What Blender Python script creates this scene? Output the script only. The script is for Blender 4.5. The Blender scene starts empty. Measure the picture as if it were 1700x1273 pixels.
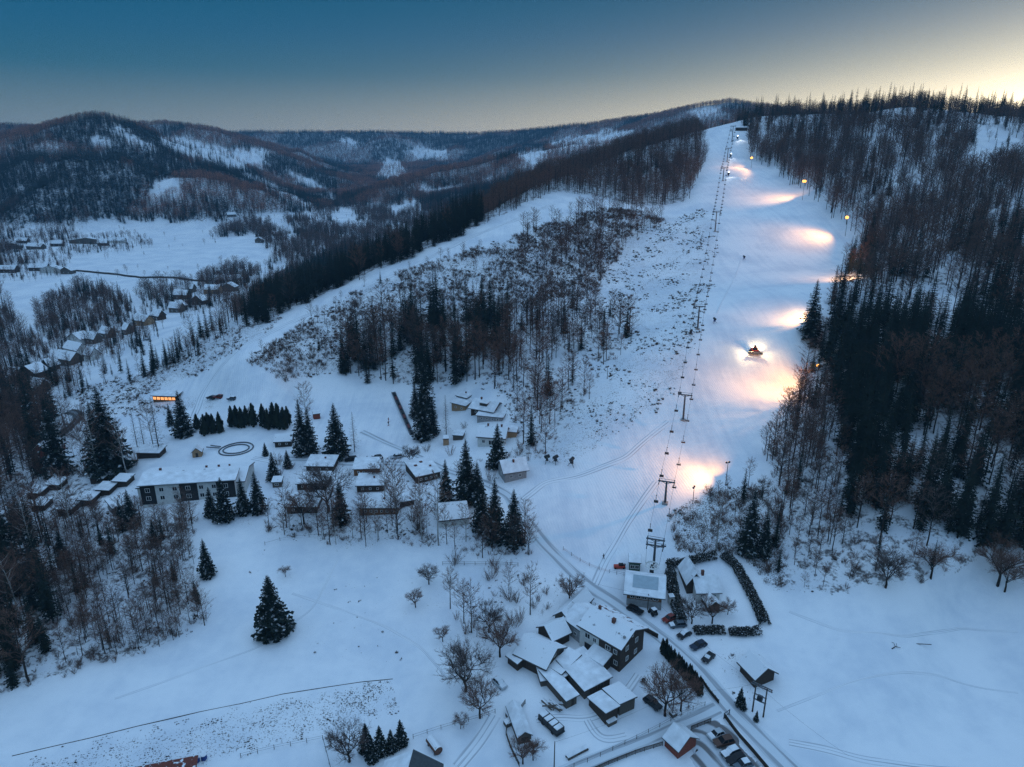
import bpy, bmesh, math, random
import numpy as np
from mathutils import Vector, Matrix, Euler
S = bpy.context.scene
COL = S.collection
R = math.radians
rng = np.random.default_rng(7)
random.seed(7)

# ------------------------------------------------------------------ camera
FPX, PITCH, CAMZ = 1133.3, 18.25, 120.0
cd = bpy.data.cameras.new("camera")
cam = bpy.data.objects.new("camera", cd)
COL.objects.link(cam)
cam.location = (0, 0, CAMZ)
cam.rotation_euler = (R(90 - PITCH), 0, 0)
cd.sensor_width = 36.0
cd.lens = 36.0 * FPX / 1700.0
cd.clip_start, cd.clip_end = 1.0, 40000.0
S.camera = cam

# ------------------------------------------------------------------ exposure, sampling
S.view_settings.view_transform = 'Standard'
S.view_settings.look = 'None'
S.view_settings.exposure = 0.0
S.view_settings.gamma = 1.0
S.cycles.max_bounces = 4
S.cycles.diffuse_bounces = 2
S.cycles.glossy_bounces = 2
S.cycles.transparent_max_bounces = 4
S.cycles.volume_bounces = 0
S.cycles.transmission_bounces = 2
S.cycles.sample_clamp_indirect = 1.0
S.cycles.use_denoising = True
S.cycles.denoising_prefilter = 'NONE'

# ------------------------------------------------------------------ dusk sky
SUN_AZ, SUN_EL = 43.0, 1.2
w = bpy.data.worlds.new("World"); S.world = w; w.use_nodes = True
nt = w.node_tree; nt.nodes.clear()
def N(t, **k):
    n = nt.nodes.new(t)
    for a, b in k.items(): setattr(n, a, b)
    return n
def M(op, a, b=None, c=None):
    n = N('ShaderNodeMath', operation=op)
    for i, x in enumerate((a, b, c)):
        if x is None: continue
        if isinstance(x, (int, float)): n.inputs[i].default_value = x
        else: nt.links.new(x, n.inputs[i])
    return n.outputs[0]
tc = N('ShaderNodeTexCoord')
sep = N('ShaderNodeSeparateXYZ'); nt.links.new(tc.outputs['Generated'], sep.inputs[0])
el = M('MULTIPLY', M('ARCSINE', sep.outputs[2]), 57.2958)
az = M('MULTIPLY', M('ARCTAN2', sep.outputs[0], sep.outputs[1]), 57.2958)
ramp = N('ShaderNodeValToRGB')
cr = ramp.color_ramp
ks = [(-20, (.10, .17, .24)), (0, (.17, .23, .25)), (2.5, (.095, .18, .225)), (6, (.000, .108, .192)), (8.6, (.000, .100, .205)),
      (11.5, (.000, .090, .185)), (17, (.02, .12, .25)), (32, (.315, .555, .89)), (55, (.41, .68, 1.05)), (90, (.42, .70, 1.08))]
while len(cr.elements) < len(ks): cr.elements.new(0.5)
for e, (d, c) in zip(cr.elements, ks):
    e.position = (d + 20) / 110.0
    e.color = (*c, 1)
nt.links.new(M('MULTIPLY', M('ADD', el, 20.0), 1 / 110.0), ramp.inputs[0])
daz = M('ABSOLUTE', M('SUBTRACT', az, SUN_AZ))
glow = M('MULTIPLY', M('EXPONENT', M('MULTIPLY', daz, -1 / 13.0)), M('EXPONENT', M('MULTIPLY', M('MAXIMUM', el, 0.0), -1 / 3.05)))
gm = N('ShaderNodeMix', data_type='RGBA', blend_type='MIX'); gm.inputs[0].default_value = 1.0
gv = N('ShaderNodeVectorMath', operation='SCALE'); gv.inputs[0].default_value = (10.5, 8.9, 6.0)
nt.links.new(glow, gv.inputs[3])
glow2 = M('MULTIPLY', M('EXPONENT', M('MULTIPLY', daz, -1 / 28.0)), M('EXPONENT', M('MULTIPLY', M('MAXIMUM', el, 0.0), -1 / 2.6)))
gv2 = N('ShaderNodeVectorMath', operation='SCALE'); gv2.inputs[0].default_value = (3.9, 2.6, 1.0); nt.links.new(glow2, gv2.inputs[3])
sky = N('ShaderNodeTexSky', sky_type='NISHITA'); sky.sun_disc = False
sky.sun_elevation = R(SUN_EL); sky.sun_rotation = R(SUN_AZ); sky.altitude = 500; sky.ozone_density = 3.0
sv = N('ShaderNodeVectorMath', operation='SCALE'); sv.inputs[3].default_value = 0.003
nt.links.new(sky.outputs[0], sv.inputs[0])
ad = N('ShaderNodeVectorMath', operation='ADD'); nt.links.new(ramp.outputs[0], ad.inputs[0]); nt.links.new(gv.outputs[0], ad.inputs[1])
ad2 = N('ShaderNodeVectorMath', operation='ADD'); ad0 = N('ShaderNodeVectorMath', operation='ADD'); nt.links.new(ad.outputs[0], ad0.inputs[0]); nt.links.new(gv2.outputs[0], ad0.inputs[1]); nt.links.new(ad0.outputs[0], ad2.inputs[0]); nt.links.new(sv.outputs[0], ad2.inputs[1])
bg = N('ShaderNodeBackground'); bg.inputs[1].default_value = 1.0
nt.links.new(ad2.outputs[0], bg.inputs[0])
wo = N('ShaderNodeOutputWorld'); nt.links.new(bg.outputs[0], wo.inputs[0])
w.cycles.sampling_method = 'MANUAL'; w.cycles.sample_map_resolution = 512

sd = bpy.data.lights.new("sun", 'SUN'); sd.energy = 0.35; sd.angle = R(0.5); sd.color = (1.0, .72, .5)
sun = bpy.data.objects.new("sun", sd); COL.objects.link(sun)
sdir = Vector((math.sin(R(SUN_AZ)) * math.cos(R(SUN_EL)), math.cos(R(SUN_AZ)) * math.cos(R(SUN_EL)), math.sin(R(SUN_EL))))
sun.rotation_euler = sdir.to_track_quat('Z', 'Y').to_euler()

# ------------------------------------------------------------------ pixel <-> ground helpers (photograph pixels, 1700 wide)
CP, SP = math.cos(R(PITCH)), math.sin(R(PITCH))
def pt(px, py, d):
    a, b = (px - 850) / FPX, (636.5 - py) / FPX
    return np.array([a * d, (CP + b * SP) * d, CAMZ + (b * CP - SP) * d])
def ph(px, py, h):
    """point on the pixel's ray at world height h"""
    b = (636.5 - py) / FPX
    return pt(px, py, (h - CAMZ) / (b * CP - SP))
def proj(P):
    x, y, z = P[..., 0], P[..., 1], P[..., 2] - CAMZ
    d = y * CP - z * SP
    u = y * SP + z * CP
    return 850 + FPX * x / d, 636.5 - FPX * u / d, d

# ------------------------------------------------------------------ terrain
CTRL = []
def H(*L):
    for px, py, h in L: CTRL.append(ph(px, py, h))
def Dp(*L):
    for px, py, d in L: CTRL.append(pt(px, py, d))
H((-300,1273,3),(0,1273,2),(400,1273,2),(850,1273,1),(1250,1273,0),(1700,1273,2),(2100,1273,4),
  (0,1150,2.5),(400,1150,2.5),(850,1150,2),(1160,1080,3),(1500,1120,5),(1900,1100,8),
  (20,1000,3.5),(-300,1000,3),(250,1060,3),(500,1000,5),(750,1000,5),(950,1010,4.5),(1070,1000,5),(1300,1000,7),(1600,985,8),(1950,970,12),
  (300,900,9),(500,900,9),(700,900,10),(830,930,8),(60,880,5),(-300,880,3),
  (300,840,12),(500,850,12.5),(700,860,13),(850,810,15),(650,770,15),(400,760,14),(250,760,13),
  (880,870,12),(1000,900,9),(1082,940,7),(1104,835,16),(1200,900,11),(1250,830,20),(1400,900,16),(1600,900,20),(1850,880,24),
  (600,690,19),(760,680,20),(850,720,20),(500,660,19.5),(350,660,20),(200,660,15),(50,700,6),(-200,700,2),(100,640,8),
  (950,780,18),(1000,700,27),(1134,697,27),(1310,700,28),(1040,600,40),(900,650,30),(800,640,30),(650,630,25),(1158,546,48),(1252,575,43),
  (1345,600,39),(1345,520,55),(1450,750,32),(1650,800,30),(1900,780,36),(1450,600,46),(1650,600,51),(1900,600,58),
  (640,450,60),(700,450,61),(470,530,43),(450,600,35),(800,540,43),(950,520,47),(380,620,30),(1050,450,57))
Dp((1650,450,330),(1900,430,340),(1540,510,300),(1650,300,450),(1660,250,550),(1900,240,560),(1600,195,610),(1480,180,640),(1350,190,720),(1300,250,660),
   (1420,300,500),(1500,400,390),(1420,420,410),(1400,370,446),(1330,300,547),(1250,265,640),(1215,225,692),(1187,383,447),(1180,250,650),(1170,300,560),
   (1100,330,540),(1000,330,520),(925,340,490),(1040,365,468),(1000,400,435),(900,400,415),(1700,195,640),(1800,210,640),
   (700,402,428),(780,362,470),(850,328,520),(600,452,402),(540,482,382),(900,300,600),(1050,247,690),(1170,216,740),(1250,195,770),(1130,275,640),(980,305,570),
   (250,375,1200),(0,400,1000),(200,440,800),(60,500,620),(120,570,470),(0,600,430),(350,480,640),(450,400,980),(570,360,1300),(-300,500,620),(-300,400,1000),
   (600,330,1700),(-200,340,1700))
for u, y, h in [(-.28,480,24),(-.28,620,3),(-.10,540,50),(-.10,680,18),(-.10,850,5),(.05,800,70),(.05,1050,30),(.18,900,112),(.3,950,140),(.45,900,150),
                (.6,850,140),(-1.4,250,2),(-1.4,500,-1),(1.4,200,20),(1.4,350,60),(1.4,700,130),(-.5,1500,14),(-.9,1500,14),(-.2,1500,22),(0,1500,40),
                (.2,1400,80),(.5,1300,100),(1.0,1300,110),(-1.4,2500,60),(-.4,2500,60),(.3,2500,90),(1.2,2500,120),(-1.4,6000,100),(0,6000,120),(1.4,6000,150),
                (0,60,-2),(-1.2,60,0),(1.2,60,2),(1.4,120,8),(-1.4,120,2)]:
    CTRL.append(np.array([u * y, y, h]))
CTRL = np.array(CTRL)
def uv_of(x, y): return x / y, np.log(y)
def tps(c, z, lam=1e-3):
    n = len(c)
    d = np.linalg.norm(c[:, None] - c[None], axis=2)
    K = np.where(d > 0, d * d * np.log(d + 1e-12), 0) + lam * np.eye(n)
    Pm = np.hstack([np.ones((n, 1)), c])
    A = np.block([[K, Pm], [Pm.T, np.zeros((3, 3))]])
    return np.linalg.solve(A, np.concatenate([z, np.zeros(3)]))
def tps_eval(c, wt, q):
    out = np.empty(len(q))
    for i in range(0, len(q), 20000):
        s = q[i:i + 20000]
        d = np.sqrt(((s[:, None] - c[None]) ** 2).sum(2))
        out[i:i + 20000] = (d * d * np.log(d + 1e-12)) @ wt[:-3] + wt[-3] + s @ wt[-2:]
    return out
cu, cv = uv_of(CTRL[:, 0], CTRL[:, 1])
CC = np.stack([cu, cv * .8], 1)
WT = tps(CC, CTRL[:, 2])
NU, NV = 700, 900
U0, U1, V0, V1 = -1.5, 1.5, math.log(62.), math.log(7500.)
ug, vg = np.linspace(U0, U1, NU), np.linspace(V0, V1, NV)
uc, vc = np.linspace(U0, U1, 220), np.linspace(V0, V1, 260)
q = np.stack(np.meshgrid(uc, vc, indexing='ij'), -1).reshape(-1, 2)
zc = tps_eval(CC, WT, q * np.array([1, .8])).reshape(220, 260)
def bil(grid, fu, fv):
    n, m = grid.shape
    fu = np.clip(fu, 0, n - 1.001); fv = np.clip(fv, 0, m - 1.001)
    i, j = fu.astype(int), fv.astype(int); a, b = fu - i, fv - j
    return grid[i, j] * (1 - a) * (1 - b) + grid[i + 1, j] * a * (1 - b) + grid[i, j + 1] * (1 - a) * b + grid[i + 1, j + 1] * a * b
UU, VV = np.meshgrid(ug, vg, indexing='ij')
Zg = bil(zc, (UU - U0) / (U1 - U0) * 219, (VV - V0) / (V1 - V0) * 259)
YY = np.exp(VV); XX = UU * YY
_tab = rng.random((256, 256))
def vnoise(x, y):
    xi, yi = np.floor(x).astype(int), np.floor(y).astype(int)
    fx, fy = x - xi, y - yi
    fx, fy = fx * fx * (3 - 2 * fx), fy * fy * (3 - 2 * fy)
    t = lambda i, j: _tab[i & 255, j & 255]
    return (t(xi, yi) * (1 - fx) + t(xi + 1, yi) * fx) * (1 - fy) + (t(xi, yi + 1) * (1 - fx) + t(xi + 1, yi + 1) * fx) * fy
def fbm(x, y, o=4):
    s, a, t = 0, 1, 0
    for k in range(o):
        s = s + a * vnoise(x * 2 ** k + 17 * k, y * 2 ** k + 31 * k); t += a; a *= .5
    return s / t
# far ridges: crest polylines (px, py, depth) with a flank slope
RIDGES = [
    ([(-500,262,1450),(-200,262,1450),(0,258,1480),(60,243,1490),(100,227,1500),(128,211,1500),(148,197,1500),(165,197,1500),(186,209,1490),(212,227,1470),(250,248,1450),(282,262,1440),(353,283,1420),(424,308,1400),(494,342,1370),(540,362,1340)], .42),
    ([(-500,222,2400),(0,211,2300),(60,214,2250),(110,217,2230),(150,219,2200),(212,209,2200),(275,206,2200),(335,215,2150),(390,234,2100),(450,258,2050),(520,288,1950),(590,322,1850)], .38),
    ([(300,222,3300),(400,222,3400),(500,221,3500),(600,221,3500),(800,224,3400),(900,217,3100),(1000,206,2800),(1100,192,2500),(1160,178,2350),(1210,170,2300),(1262,178,2250),(1340,190,2200),(1500,200,2200)], .36),
    ([(1130,232,1300),(1058,236,1350),(960,240,1500),(900,250,1550),(840,262,1600),(747,285,1600),(690,298,1580),(640,316,1550),(590,345,1500)], .40),
    ([(1560,205,1500),(1620,198,1500),(1700,186,1450),(1850,172,1400),(2100,160,1350)], .4),
]
gul = fbm(XX / 260 + 5, YY / 260 + 9, 4) - .5
gul2 = fbm(XX / 90 + 50, YY / 90 + 19, 3) - .5
rd = np.full(XX.shape, -1e9)
for pts, sl in RIDGES:
    P3 = np.array([pt(*p) for p in pts])
    best = np.full(XX.shape, -1e9)
    for a, b in zip(P3[:-1], P3[1:]):
        d = b[:2] - a[:2]; L2 = (d ** 2).sum()
        t = np.clip(((XX - a[0]) * d[0] + (YY - a[1]) * d[1]) / L2, 0, 1)
        dist = np.hypot(XX - a[0] - t * d[0], YY - a[1] - t * d[1])
        zz = a[2] + t * (b[2] - a[2]) - sl * (np.sqrt(dist ** 2 + 35 ** 2) - 35) * (1 + 1.1 * gul) + gul2 * np.minimum(dist, 150) * .16
        best = np.maximum(best, zz)
    rd = np.maximum(rd, best)
far = np.clip((YY - 900) / 250, 0, 1)
rd = np.where(YY > 850, rd, -1e9)
kk = 14.0
m_ = np.maximum(Zg, rd)
Zg = np.where(rd > -500, m_ + kk * np.log(np.exp((Zg - m_) / kk) + np.exp((np.maximum(rd, -500) - m_) / kk)) * np.exp(-np.abs(Zg - rd) / 60), Zg)
Zg += (fbm(XX / 30, YY / 30, 3) - .5) * np.interp(YY, [100, 300, 900, 3000], [.5, 1.0, 3, 10])
def zat(x, y):
    x, y = np.asarray(x, float), np.asarray(y, float)
    return bil(Zg, (x / y - U0) / (U1 - U0) * (NU - 1), (np.log(y) - V0) / (V1 - V0) * (NV - 1))
def hit(px, py, dmin=90, dmax=5000):
    """first ground point under a pixel of the photograph"""
    d = np.exp(np.linspace(math.log(dmin), math.log(dmax), 1500))
    a, b = (px - 850) / FPX, (636.5 - py) / FPX
    x, y, z = a * d, (CP + b * SP) * d, CAMZ + (b * CP - SP) * d
    g = zat(x, y)
    k = np.nonzero(z <= g)[0]
    if not len(k): i = int(np.argmin(z - g))
    else:
        i = k[0]
        if i:
            e0, e1 = z[i - 1] - g[i - 1], z[i] - g[i]
            t = e0 / (e0 - e1); D = d[i - 1] + t * (d[i] - d[i - 1])
            x_, y_ = a * D, (CP + b * SP) * D
            return Vector((x_, y_, float(zat(x_, y_))))
    return Vector((x[i], y[i], float(g[i])))
def hpx(p, h_px):
    """metres for a vertical of h_px photo pixels standing at ground point p"""
    X, Y, D = proj(np.array(p))
    b, qq = (636.5 - Y) / FPX, h_px / FPX
    return qq * D / (CP + SP * (b + qq))
# what the camera can see of each ground cell: running horizon angle along each column
ang = (Zg - CAMZ) / YY
HOR = np.maximum.accumulate(ang, axis=1)
def seen(x, y, top, margin=0.006):
    fu = (x / y - U0) / (U1 - U0) * (NU - 1); fv = (np.log(y) - V0) / (V1 - V0) * (NV - 1) - 1
    return (zat(x, y) + top - CAMZ) / y > bil(HOR, fu, np.maximum(fv, 0)) - margin
def inpoly(px, py, poly):
    ins = np.zeros(px.shape, bool)
    n = len(poly)
    for i in range(n):
        (x1, y1), (x2, y2) = poly[i], poly[(i + 1) % n]
        if y1 == y2: continue
        c = ((y1 > py) != (y2 > py)) & (px < (x2 - x1) * (py - y1) / (y2 - y1) + x1)
        ins ^= c
    return ins
def linedist(px, py, pts):
    best = np.full(px.shape, 1e9)
    for (x1, y1), (x2, y2) in zip(pts[:-1], pts[1:]):
        L2 = (x2 - x1) ** 2 + (y2 - y1) ** 2
        t = np.clip(((px - x1) * (x2 - x1) + (py - y1) * (y2 - y1)) / L2, 0, 1)
        best = np.minimum(best, np.hypot(px - x1 - t * (x2 - x1), py - y1 - t * (y2 - y1)))
    return best
# ------------------------------------------------------------------ materials
MATS = {}
def mat(name, col, rough=.75, vary=0., scale=3., snow=0., metal=0., emit=None, es=1., snow_scale=1.5, up=.55, spec=.25):
    """principled surface, optionally mottled by noise and carrying snow where the surface faces up"""
    if name in MATS: return MATS[name]
    m = bpy.data.materials.new(name); m.use_nodes = True
    t = m.node_tree; b = t.nodes['Principled BSDF']
    b.inputs['Roughness'].default_value = rough; b.inputs['Metallic'].default_value = metal
    b.inputs['Base Color'].default_value = (*col, 1)
    L = t.links.new
    src = None
    if vary or snow:
        co = t.nodes.new('ShaderNodeTexCoord')
    if vary:
        no = t.nodes.new('ShaderNodeTexNoise'); no.inputs['Scale'].default_value = scale; no.inputs['Detail'].default_value = 4
        L(co.outputs['Object'], no.inputs['Vector'])
        r = t.nodes.new('ShaderNodeMapRange'); r.inputs[1].default_value = .3; r.inputs[2].default_value = .7
        r.inputs[3].default_value = 1 - vary; r.inputs[4].default_value = 1 + vary
        L(no.outputs['Fac'], r.inputs[0])
        v = t.nodes.new('ShaderNodeVectorMath'); v.operation = 'SCALE'; v.inputs[0].default_value = col
        L(r.outputs[0], v.inputs[3]); src = v.outputs[0]
    if snow:
        g = t.nodes.new('ShaderNodeNewGeometry'); sx = t.nodes.new('ShaderNodeSeparateXYZ'); L(g.outputs['Normal'], sx.inputs[0])
        ab = t.nodes.new('ShaderNodeMath'); ab.operation = 'ABSOLUTE'; L(sx.outputs[2], ab.inputs[0])
        n2 = t.nodes.new('ShaderNodeTexNoise'); n2.inputs['Scale'].default_value = snow_scale; n2.inputs['Detail'].default_value = 3
        L(co.outputs['Object'], n2.inputs['Vector'])
        a1 = t.nodes.new('ShaderNodeMapRange'); a1.inputs[1].default_value = up - .1; a1.inputs[2].default_value = up + .1; L(ab.outputs[0], a1.inputs[0])
        a2 = t.nodes.new('ShaderNodeMapRange'); th = .5 + .28 * (1 - 2 * snow)
        a2.inputs[1].default_value = th - .05; a2.inputs[2].default_value = th + .05; L(n2.outputs['Fac'], a2.inputs[0])
        mu = t.nodes.new('ShaderNodeMath'); mu.operation = 'MULTIPLY'; L(a1.outputs[0], mu.inputs[0]); L(a2.outputs[0], mu.inputs[1])
        mx = t.nodes.new('ShaderNodeMix'); mx.data_type = 'RGBA'; mx.inputs[7].default_value = (.80, .82, .85, 1)
        if src: L(src, mx.inputs[6])
        else: mx.inputs[6].default_value = (*col, 1)
        L(mu.outputs[0], mx.inputs[0]); src = mx.outputs[2]
    if src: L(src, b.inputs['Base Color'])
    if emit:
        b.inputs['Emission Color'].default_value = (*emit, 1); b.inputs['Emission Strength'].default_value = es; m.cycles.emission_sampling = 'NONE'
    b.inputs['Specular IOR Level'].default_value = spec
    MATS[name] = m
    return m

# ------------------------------------------------------------------ ground zones (polygons in photograph pixels, laid on the terrain)
JX = (fbm(XX / 9 + 3, YY / 9 + 7, 3) - .5); JY = (fbm(XX / 9 + 83, YY / 9 + 57, 3) - .5)
GP = proj(np.stack([XX, YY, Zg], -1))
PX, PY, PD = GP
def zone(poly, d0=0, d1=1e9, jit=26):
    s = jit * np.clip(200 / PD, .3, 1.3)
    return inpoly(PX + JX * s, PY + JY * s, poly) & (PD > d0) & (PD < d1)
PISTE = [(1168,228),(1205,212),(1246,216),(1243,262),(1265,275),(1335,322),(1402,378),(1418,402),(1396,460),(1342,560),(1328,620),(1288,720),(1262,762),(1178,792),(1120,832),(1098,892),(1110,960),(1010,945),(930,905),(872,862),(868,800),(905,768),(960,690),(1010,620),(1060,560),(1000,500),(1010,450),(1100,385),(1158,332),(1180,272)]
ROUGH_PISTE = [(985,500),(1010,440),(1060,400),(1110,362),(1175,345),(1196,380),(1185,470),(1160,560),(1130,650),(1060,700),(1000,745),(925,775),(890,770),(960,690),(1010,620),(1060,560)]
LEFT_PISTE = [(935,328),(985,330),(930,365),(850,392),(700,438),(590,482),(500,535),(412,590),(402,618),(470,632),(640,645),(690,640),(700,720),(720,760),(600,740),(480,700),(400,668),(300,668),(230,655),(330,622),(400,580),(470,527),(560,487),(700,427),(860,352)]
SHRUB_HILL = [(405,598),(500,537),(590,484),(700,440),(850,395),(930,365),(1000,345),(1060,350),(1110,362),(1060,400),(1010,440),(985,500),(940,490),(800,540),(600,560),(575,625),(470,630)]
GROVE = [(568,625),(590,555),(700,535),(800,530),(940,485),(1000,500),(1055,560),(1010,620),(960,690),(905,765),(870,790),(850,740),(835,660),(790,640),(700,642)]
BANK = [(1118,852),(1150,822),(1205,806),(1262,800),(1310,850),(1300,985),(1262,960),(1230,925),(1180,925),(1128,925),(1108,900)]
RIGHT_LOW = [(1400,440),(1440,400),(1700,400),(2150,400),(2150,940),(1900,965),(1690,955),(1650,935),(1600,955),(1500,975),(1400,985),(1300,990),(1290,900),(1305,850),(1262,762),(1290,720),(1330,622),(1348,565),(1385,500)]
RIGHT_HIGH = [(1243,262),(1246,216),(1215,205),(1270,185),(1350,165),(1480,160),(1640,185),(2150,190),(2150,410),(1700,410),(1440,410),(1418,400),(1402,376),(1335,320),(1265,273)]
LEFT_WOOD = [(-500,600),(-20,610),(60,660),(110,700),(150,770),(200,840),(250,862),(330,862),(322,930),(325,1000),(345,1040),(300,1065),(180,1105),(60,1140),(-60,1165),(-500,1200)]
CREST = [(400,560),(470,520),(560,480),(700,420),(860,345),(930,318),(985,326),(1060,345),(1140,335),(1168,280),(1172,222),(1110,215),(1000,230),(880,260),(740,320),(640,380),(540,430),(440,490)]
LINE_WOOD = [(440,862),(520,858),(640,862),(760,880),(880,890),(885,925),(800,925),(700,905),(560,905),(440,885)]
PLOW = [(60,1273),(330,1195),(640,1130),(660,1180),(540,1215),(400,1255),(300,1290),(60,1330)]
CLEAR = [[(548,356),(588,346),(592,372),(562,384)], [(640,345),(690,330),(700,345),(655,362)], [(182,203),(215,220),(256,243),(240,246),(198,228)], [(252,225),(300,230),(345,240),(392,250),(442,248),(445,272),(385,288),(345,273),(296,256)],
         [(148,230),(168,228),(200,243),(150,247)], [(402,288),(432,298),(482,323),(525,346),(505,347),(450,320),(403,300)], [(480,283),(522,303),(558,320),(545,325),(488,300)],
         [(622,298),(642,260),(662,268),(680,290),(652,302)], [(670,250),(700,244),(745,250),(738,264),(690,264)], [(563,228),(592,234),(587,242),(565,239)],
         [(853,256),(900,248),(910,260),(890,278),(868,272)], [(908,238),(960,226),(1010,215),(1058,220),(1045,237),(1000,247),(950,247),(912,250)],
         [(698,316),(775,307),(765,320),(708,328)], [(1135,188),(1180,176),(1205,185),(1160,198)], [(550,355),(585,347),(590,372),(565,380)], [(245,312),(270,296),(302,300),(302,325),(252,332)],
         [(100,235),(70,240),(40,246),(80,243)], [(640,345),(660,335),(655,350)]]
RIGHT_CLEAR = [(1598,203),(1645,212),(1700,232),(1800,250),(1800,300),(1700,275),(1640,285),(1605,305),(1600,262),(1618,235)]
RIGHT_GAPS = [[(1405,238),(1440,236),(1500,250),(1500,262),(1440,250),(1405,248)], [(1470,285),(1540,310),(1540,325),(1490,305)], [(1520,470),(1600,490),(1580,540),(1510,530)], [(1440,500),(1500,470),(1500,520),(1450,530)], [(1345,470),(1400,480),(1360,560),(1340,540)]]
VALLEY_TREES = [[(335,470),(385,440),(435,455),(385,500),(300,522),(245,512),(225,490),(255,470)], [(72,560),(55,522),(100,490),(150,478),(222,500),(216,540),(190,558),(130,548)],
                [(340,400),(420,388),(470,430),(520,398),(575,352),(480,378),(400,368)], [(-300,320),(0,330),(100,350),(200,345),(330,342),(430,346),(420,371),(330,374),(230,366),(130,374),(60,386),(0,378),(-300,385)],
                [(-300,520),(0,535),(75,575),(60,625),(150,645),(230,618),(330,560),(450,490),(430,530),(300,610),(180,655),(0,680),(-300,690)], [(425,490),(500,440),(565,415),(480,470)],
                [(-200,470),(0,480),(30,530),(0,560),(-200,540)], [(440,440),(520,400),(560,375),(600,360),(580,385),(500,430),(450,470)],
                [(425,385),(520,350),(600,318),(700,300),(800,290),(800,345),(700,400),(600,430),(480,470)], [(-200,372),(60,376),(140,385),(130,400),(60,397),(-200,402)], [(-200,415),(30,412),(60,440),(20,462),(-200,468)]]
ZL = np.zeros(XX.shape)      # leaf litter and stubble showing through
ZR = np.zeros(XX.shape)      # tussocks poking through
for poly, d0, d1, l, r in [(GROVE, 0, 600, .55, .5), (SHRUB_HILL, 0, 700, .35, .75), (RIGHT_LOW, 0, 700, .6, .4), (RIGHT_HIGH, 300, 1100, .32, .3), (LEFT_WOOD, 0, 420, .6, .5),
                           (CREST, 300, 1100, .75, .4), (LINE_WOOD, 0, 400, .5, .6), (BANK, 0, 400, .45, .85), (ROUGH_PISTE, 0, 700, 0, .62), (PLOW, 0, 300, 0, .62)]:
    z = zone(poly, d0, d1)
    ZL[z] = np.maximum(ZL[z], l); ZR[z] = np.maximum(ZR[z], r)
for poly in VALLEY_TREES:
    z = zone(poly, 330, 2500); ZL[z] = .5; ZR[z] = .4
hillz = (YY > 880) & (Zg > np.interp(YY, [880, 1400, 3000], [19, 24, 40]))
clear = np.zeros(XX.shape, bool)
for poly in CLEAR: clear |= zone(poly, 800, 1e9, 45)
ZL[hillz] = .8
ZL[clear & (PD > 800)] = .12; ZR[clear & (PD > 800)] = .5
for poly in [RIGHT_CLEAR] + RIGHT_GAPS: z = zone(poly, 240, 1200); ZL[z] = .2; ZR[z] = .5
pz = zone(PISTE, 0, 1200, 14) & ~zone(ROUGH_PISTE, 0, 700)
lz = zone(LEFT_PISTE, 0, 800, 14)
ZG = (pz | lz).astype(float)
ZL[pz | lz] = 0; ZR[pz] = 0; ZR[lz] = .34
z = zone([(230,655),(330,622),(400,580),(470,527),(450,520),(330,575),(200,630),(120,650),(150,700),(300,690),(400,668)], 0, 500); ZR[z] = .7; ZG[z] = 0
z = zone([(560,905),(740,890),(730,1080),(640,1120),(420,1100),(400,960),(440,900)], 0, 300); ZR[z] = np.maximum(ZR[z], .3)
z = zone([(730,930),(930,940),(1000,1010),(900,1050),(830,1090),(760,1180),(720,1050)], 0, 300); ZR[z] = np.maximum(ZR[z], .42)
z = zone([(1180,1060),(1260,1070),(1280,1130),(1240,1190),(1200,1150)], 0, 300); ZR[z] = np.maximum(ZR[z], .5)
z = zone([(1140,1205),(1200,1195),(1290,1273),(1180,1290)], 0, 300); ZL[z] = .3; ZR[z] = .6
z = zone([(560,740),(640,760),(720,770),(870,790),(880,880),(700,890),(480,870),(440,800),(460,760)], 0, 300); ZR[z] = np.maximum(ZR[z], .5); ZL[z] = np.maximum(ZL[z], .30)
z = zone([(190,790),(420,850),(440,890),(330,870),(200,870),(120,860),(30,830),(30,760),(180,700)], 0, 330); ZR[z] = np.maximum(ZR[z], .5); ZL[z] = np.maximum(ZL[z], .35)
z = zone([(670,640),(870,650),(880,780),(700,770)], 0, 330); ZR[z] = np.maximum(ZR[z], .38)
def blur(a, n=1):
    for _ in range(n):
        a = (a + np.roll(a, 1, 0) + np.roll(a, -1, 0)) / 3; a = (a + np.roll(a, 1, 1) + np.roll(a, -1, 1)) / 3
    return a
ZL, ZR, ZG = blur(ZL, 2), blur(ZR, 2), blur(ZG, 2)
# groomed ribs, plough furrows and drifts are part of the land's shape
Zs = Zg.copy()
Zs += (fbm(XX / 5, YY / 5, 3) - .5) * .5 * np.clip(ZR + ZL, 0, 1) * np.clip(260 / YY, .4, 1)
def mesh_from(name, V, F, material, smooth=True):
    me = bpy.data.meshes.new(name)
    F = np.asarray(F, np.int32); V = np.asarray(V, np.float32)
    me.vertices.add(len(V)); me.vertices.foreach_set('co', V.ravel())
    me.loops.add(F.size); me.loops.foreach_set('vertex_index', F.ravel())
    me.polygons.add(len(F)); me.polygons.foreach_set('loop_start', np.arange(0, F.size, F.shape[1], dtype=np.int32))
    me.update(calc_edges=True); me.validate()
    if smooth: me.polygons.foreach_set('use_smooth', np.ones(len(F), bool))
    if material: me.materials.append(material)
    return me
def link(name, data, parent=None, loc=None, rz=0.):
    o = bpy.data.objects.new(name, data); COL.objects.link(o)
    if parent: o.parent = parent
    if loc is not None: o.location = loc
    if rz: o.rotation_euler = (0, 0, rz)
    return o
def tag(o, label=None, cat=None, group=None, kind=None):
    if label: o['label'] = label
    if cat: o['category'] = cat
    if group: o['group'] = group
    if kind: o['kind'] = kind
    return o
ii, jj = np.meshgrid(np.arange(NU - 1), np.arange(NV - 1), indexing='ij')
qa = (ii * NV + jj).ravel()
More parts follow.
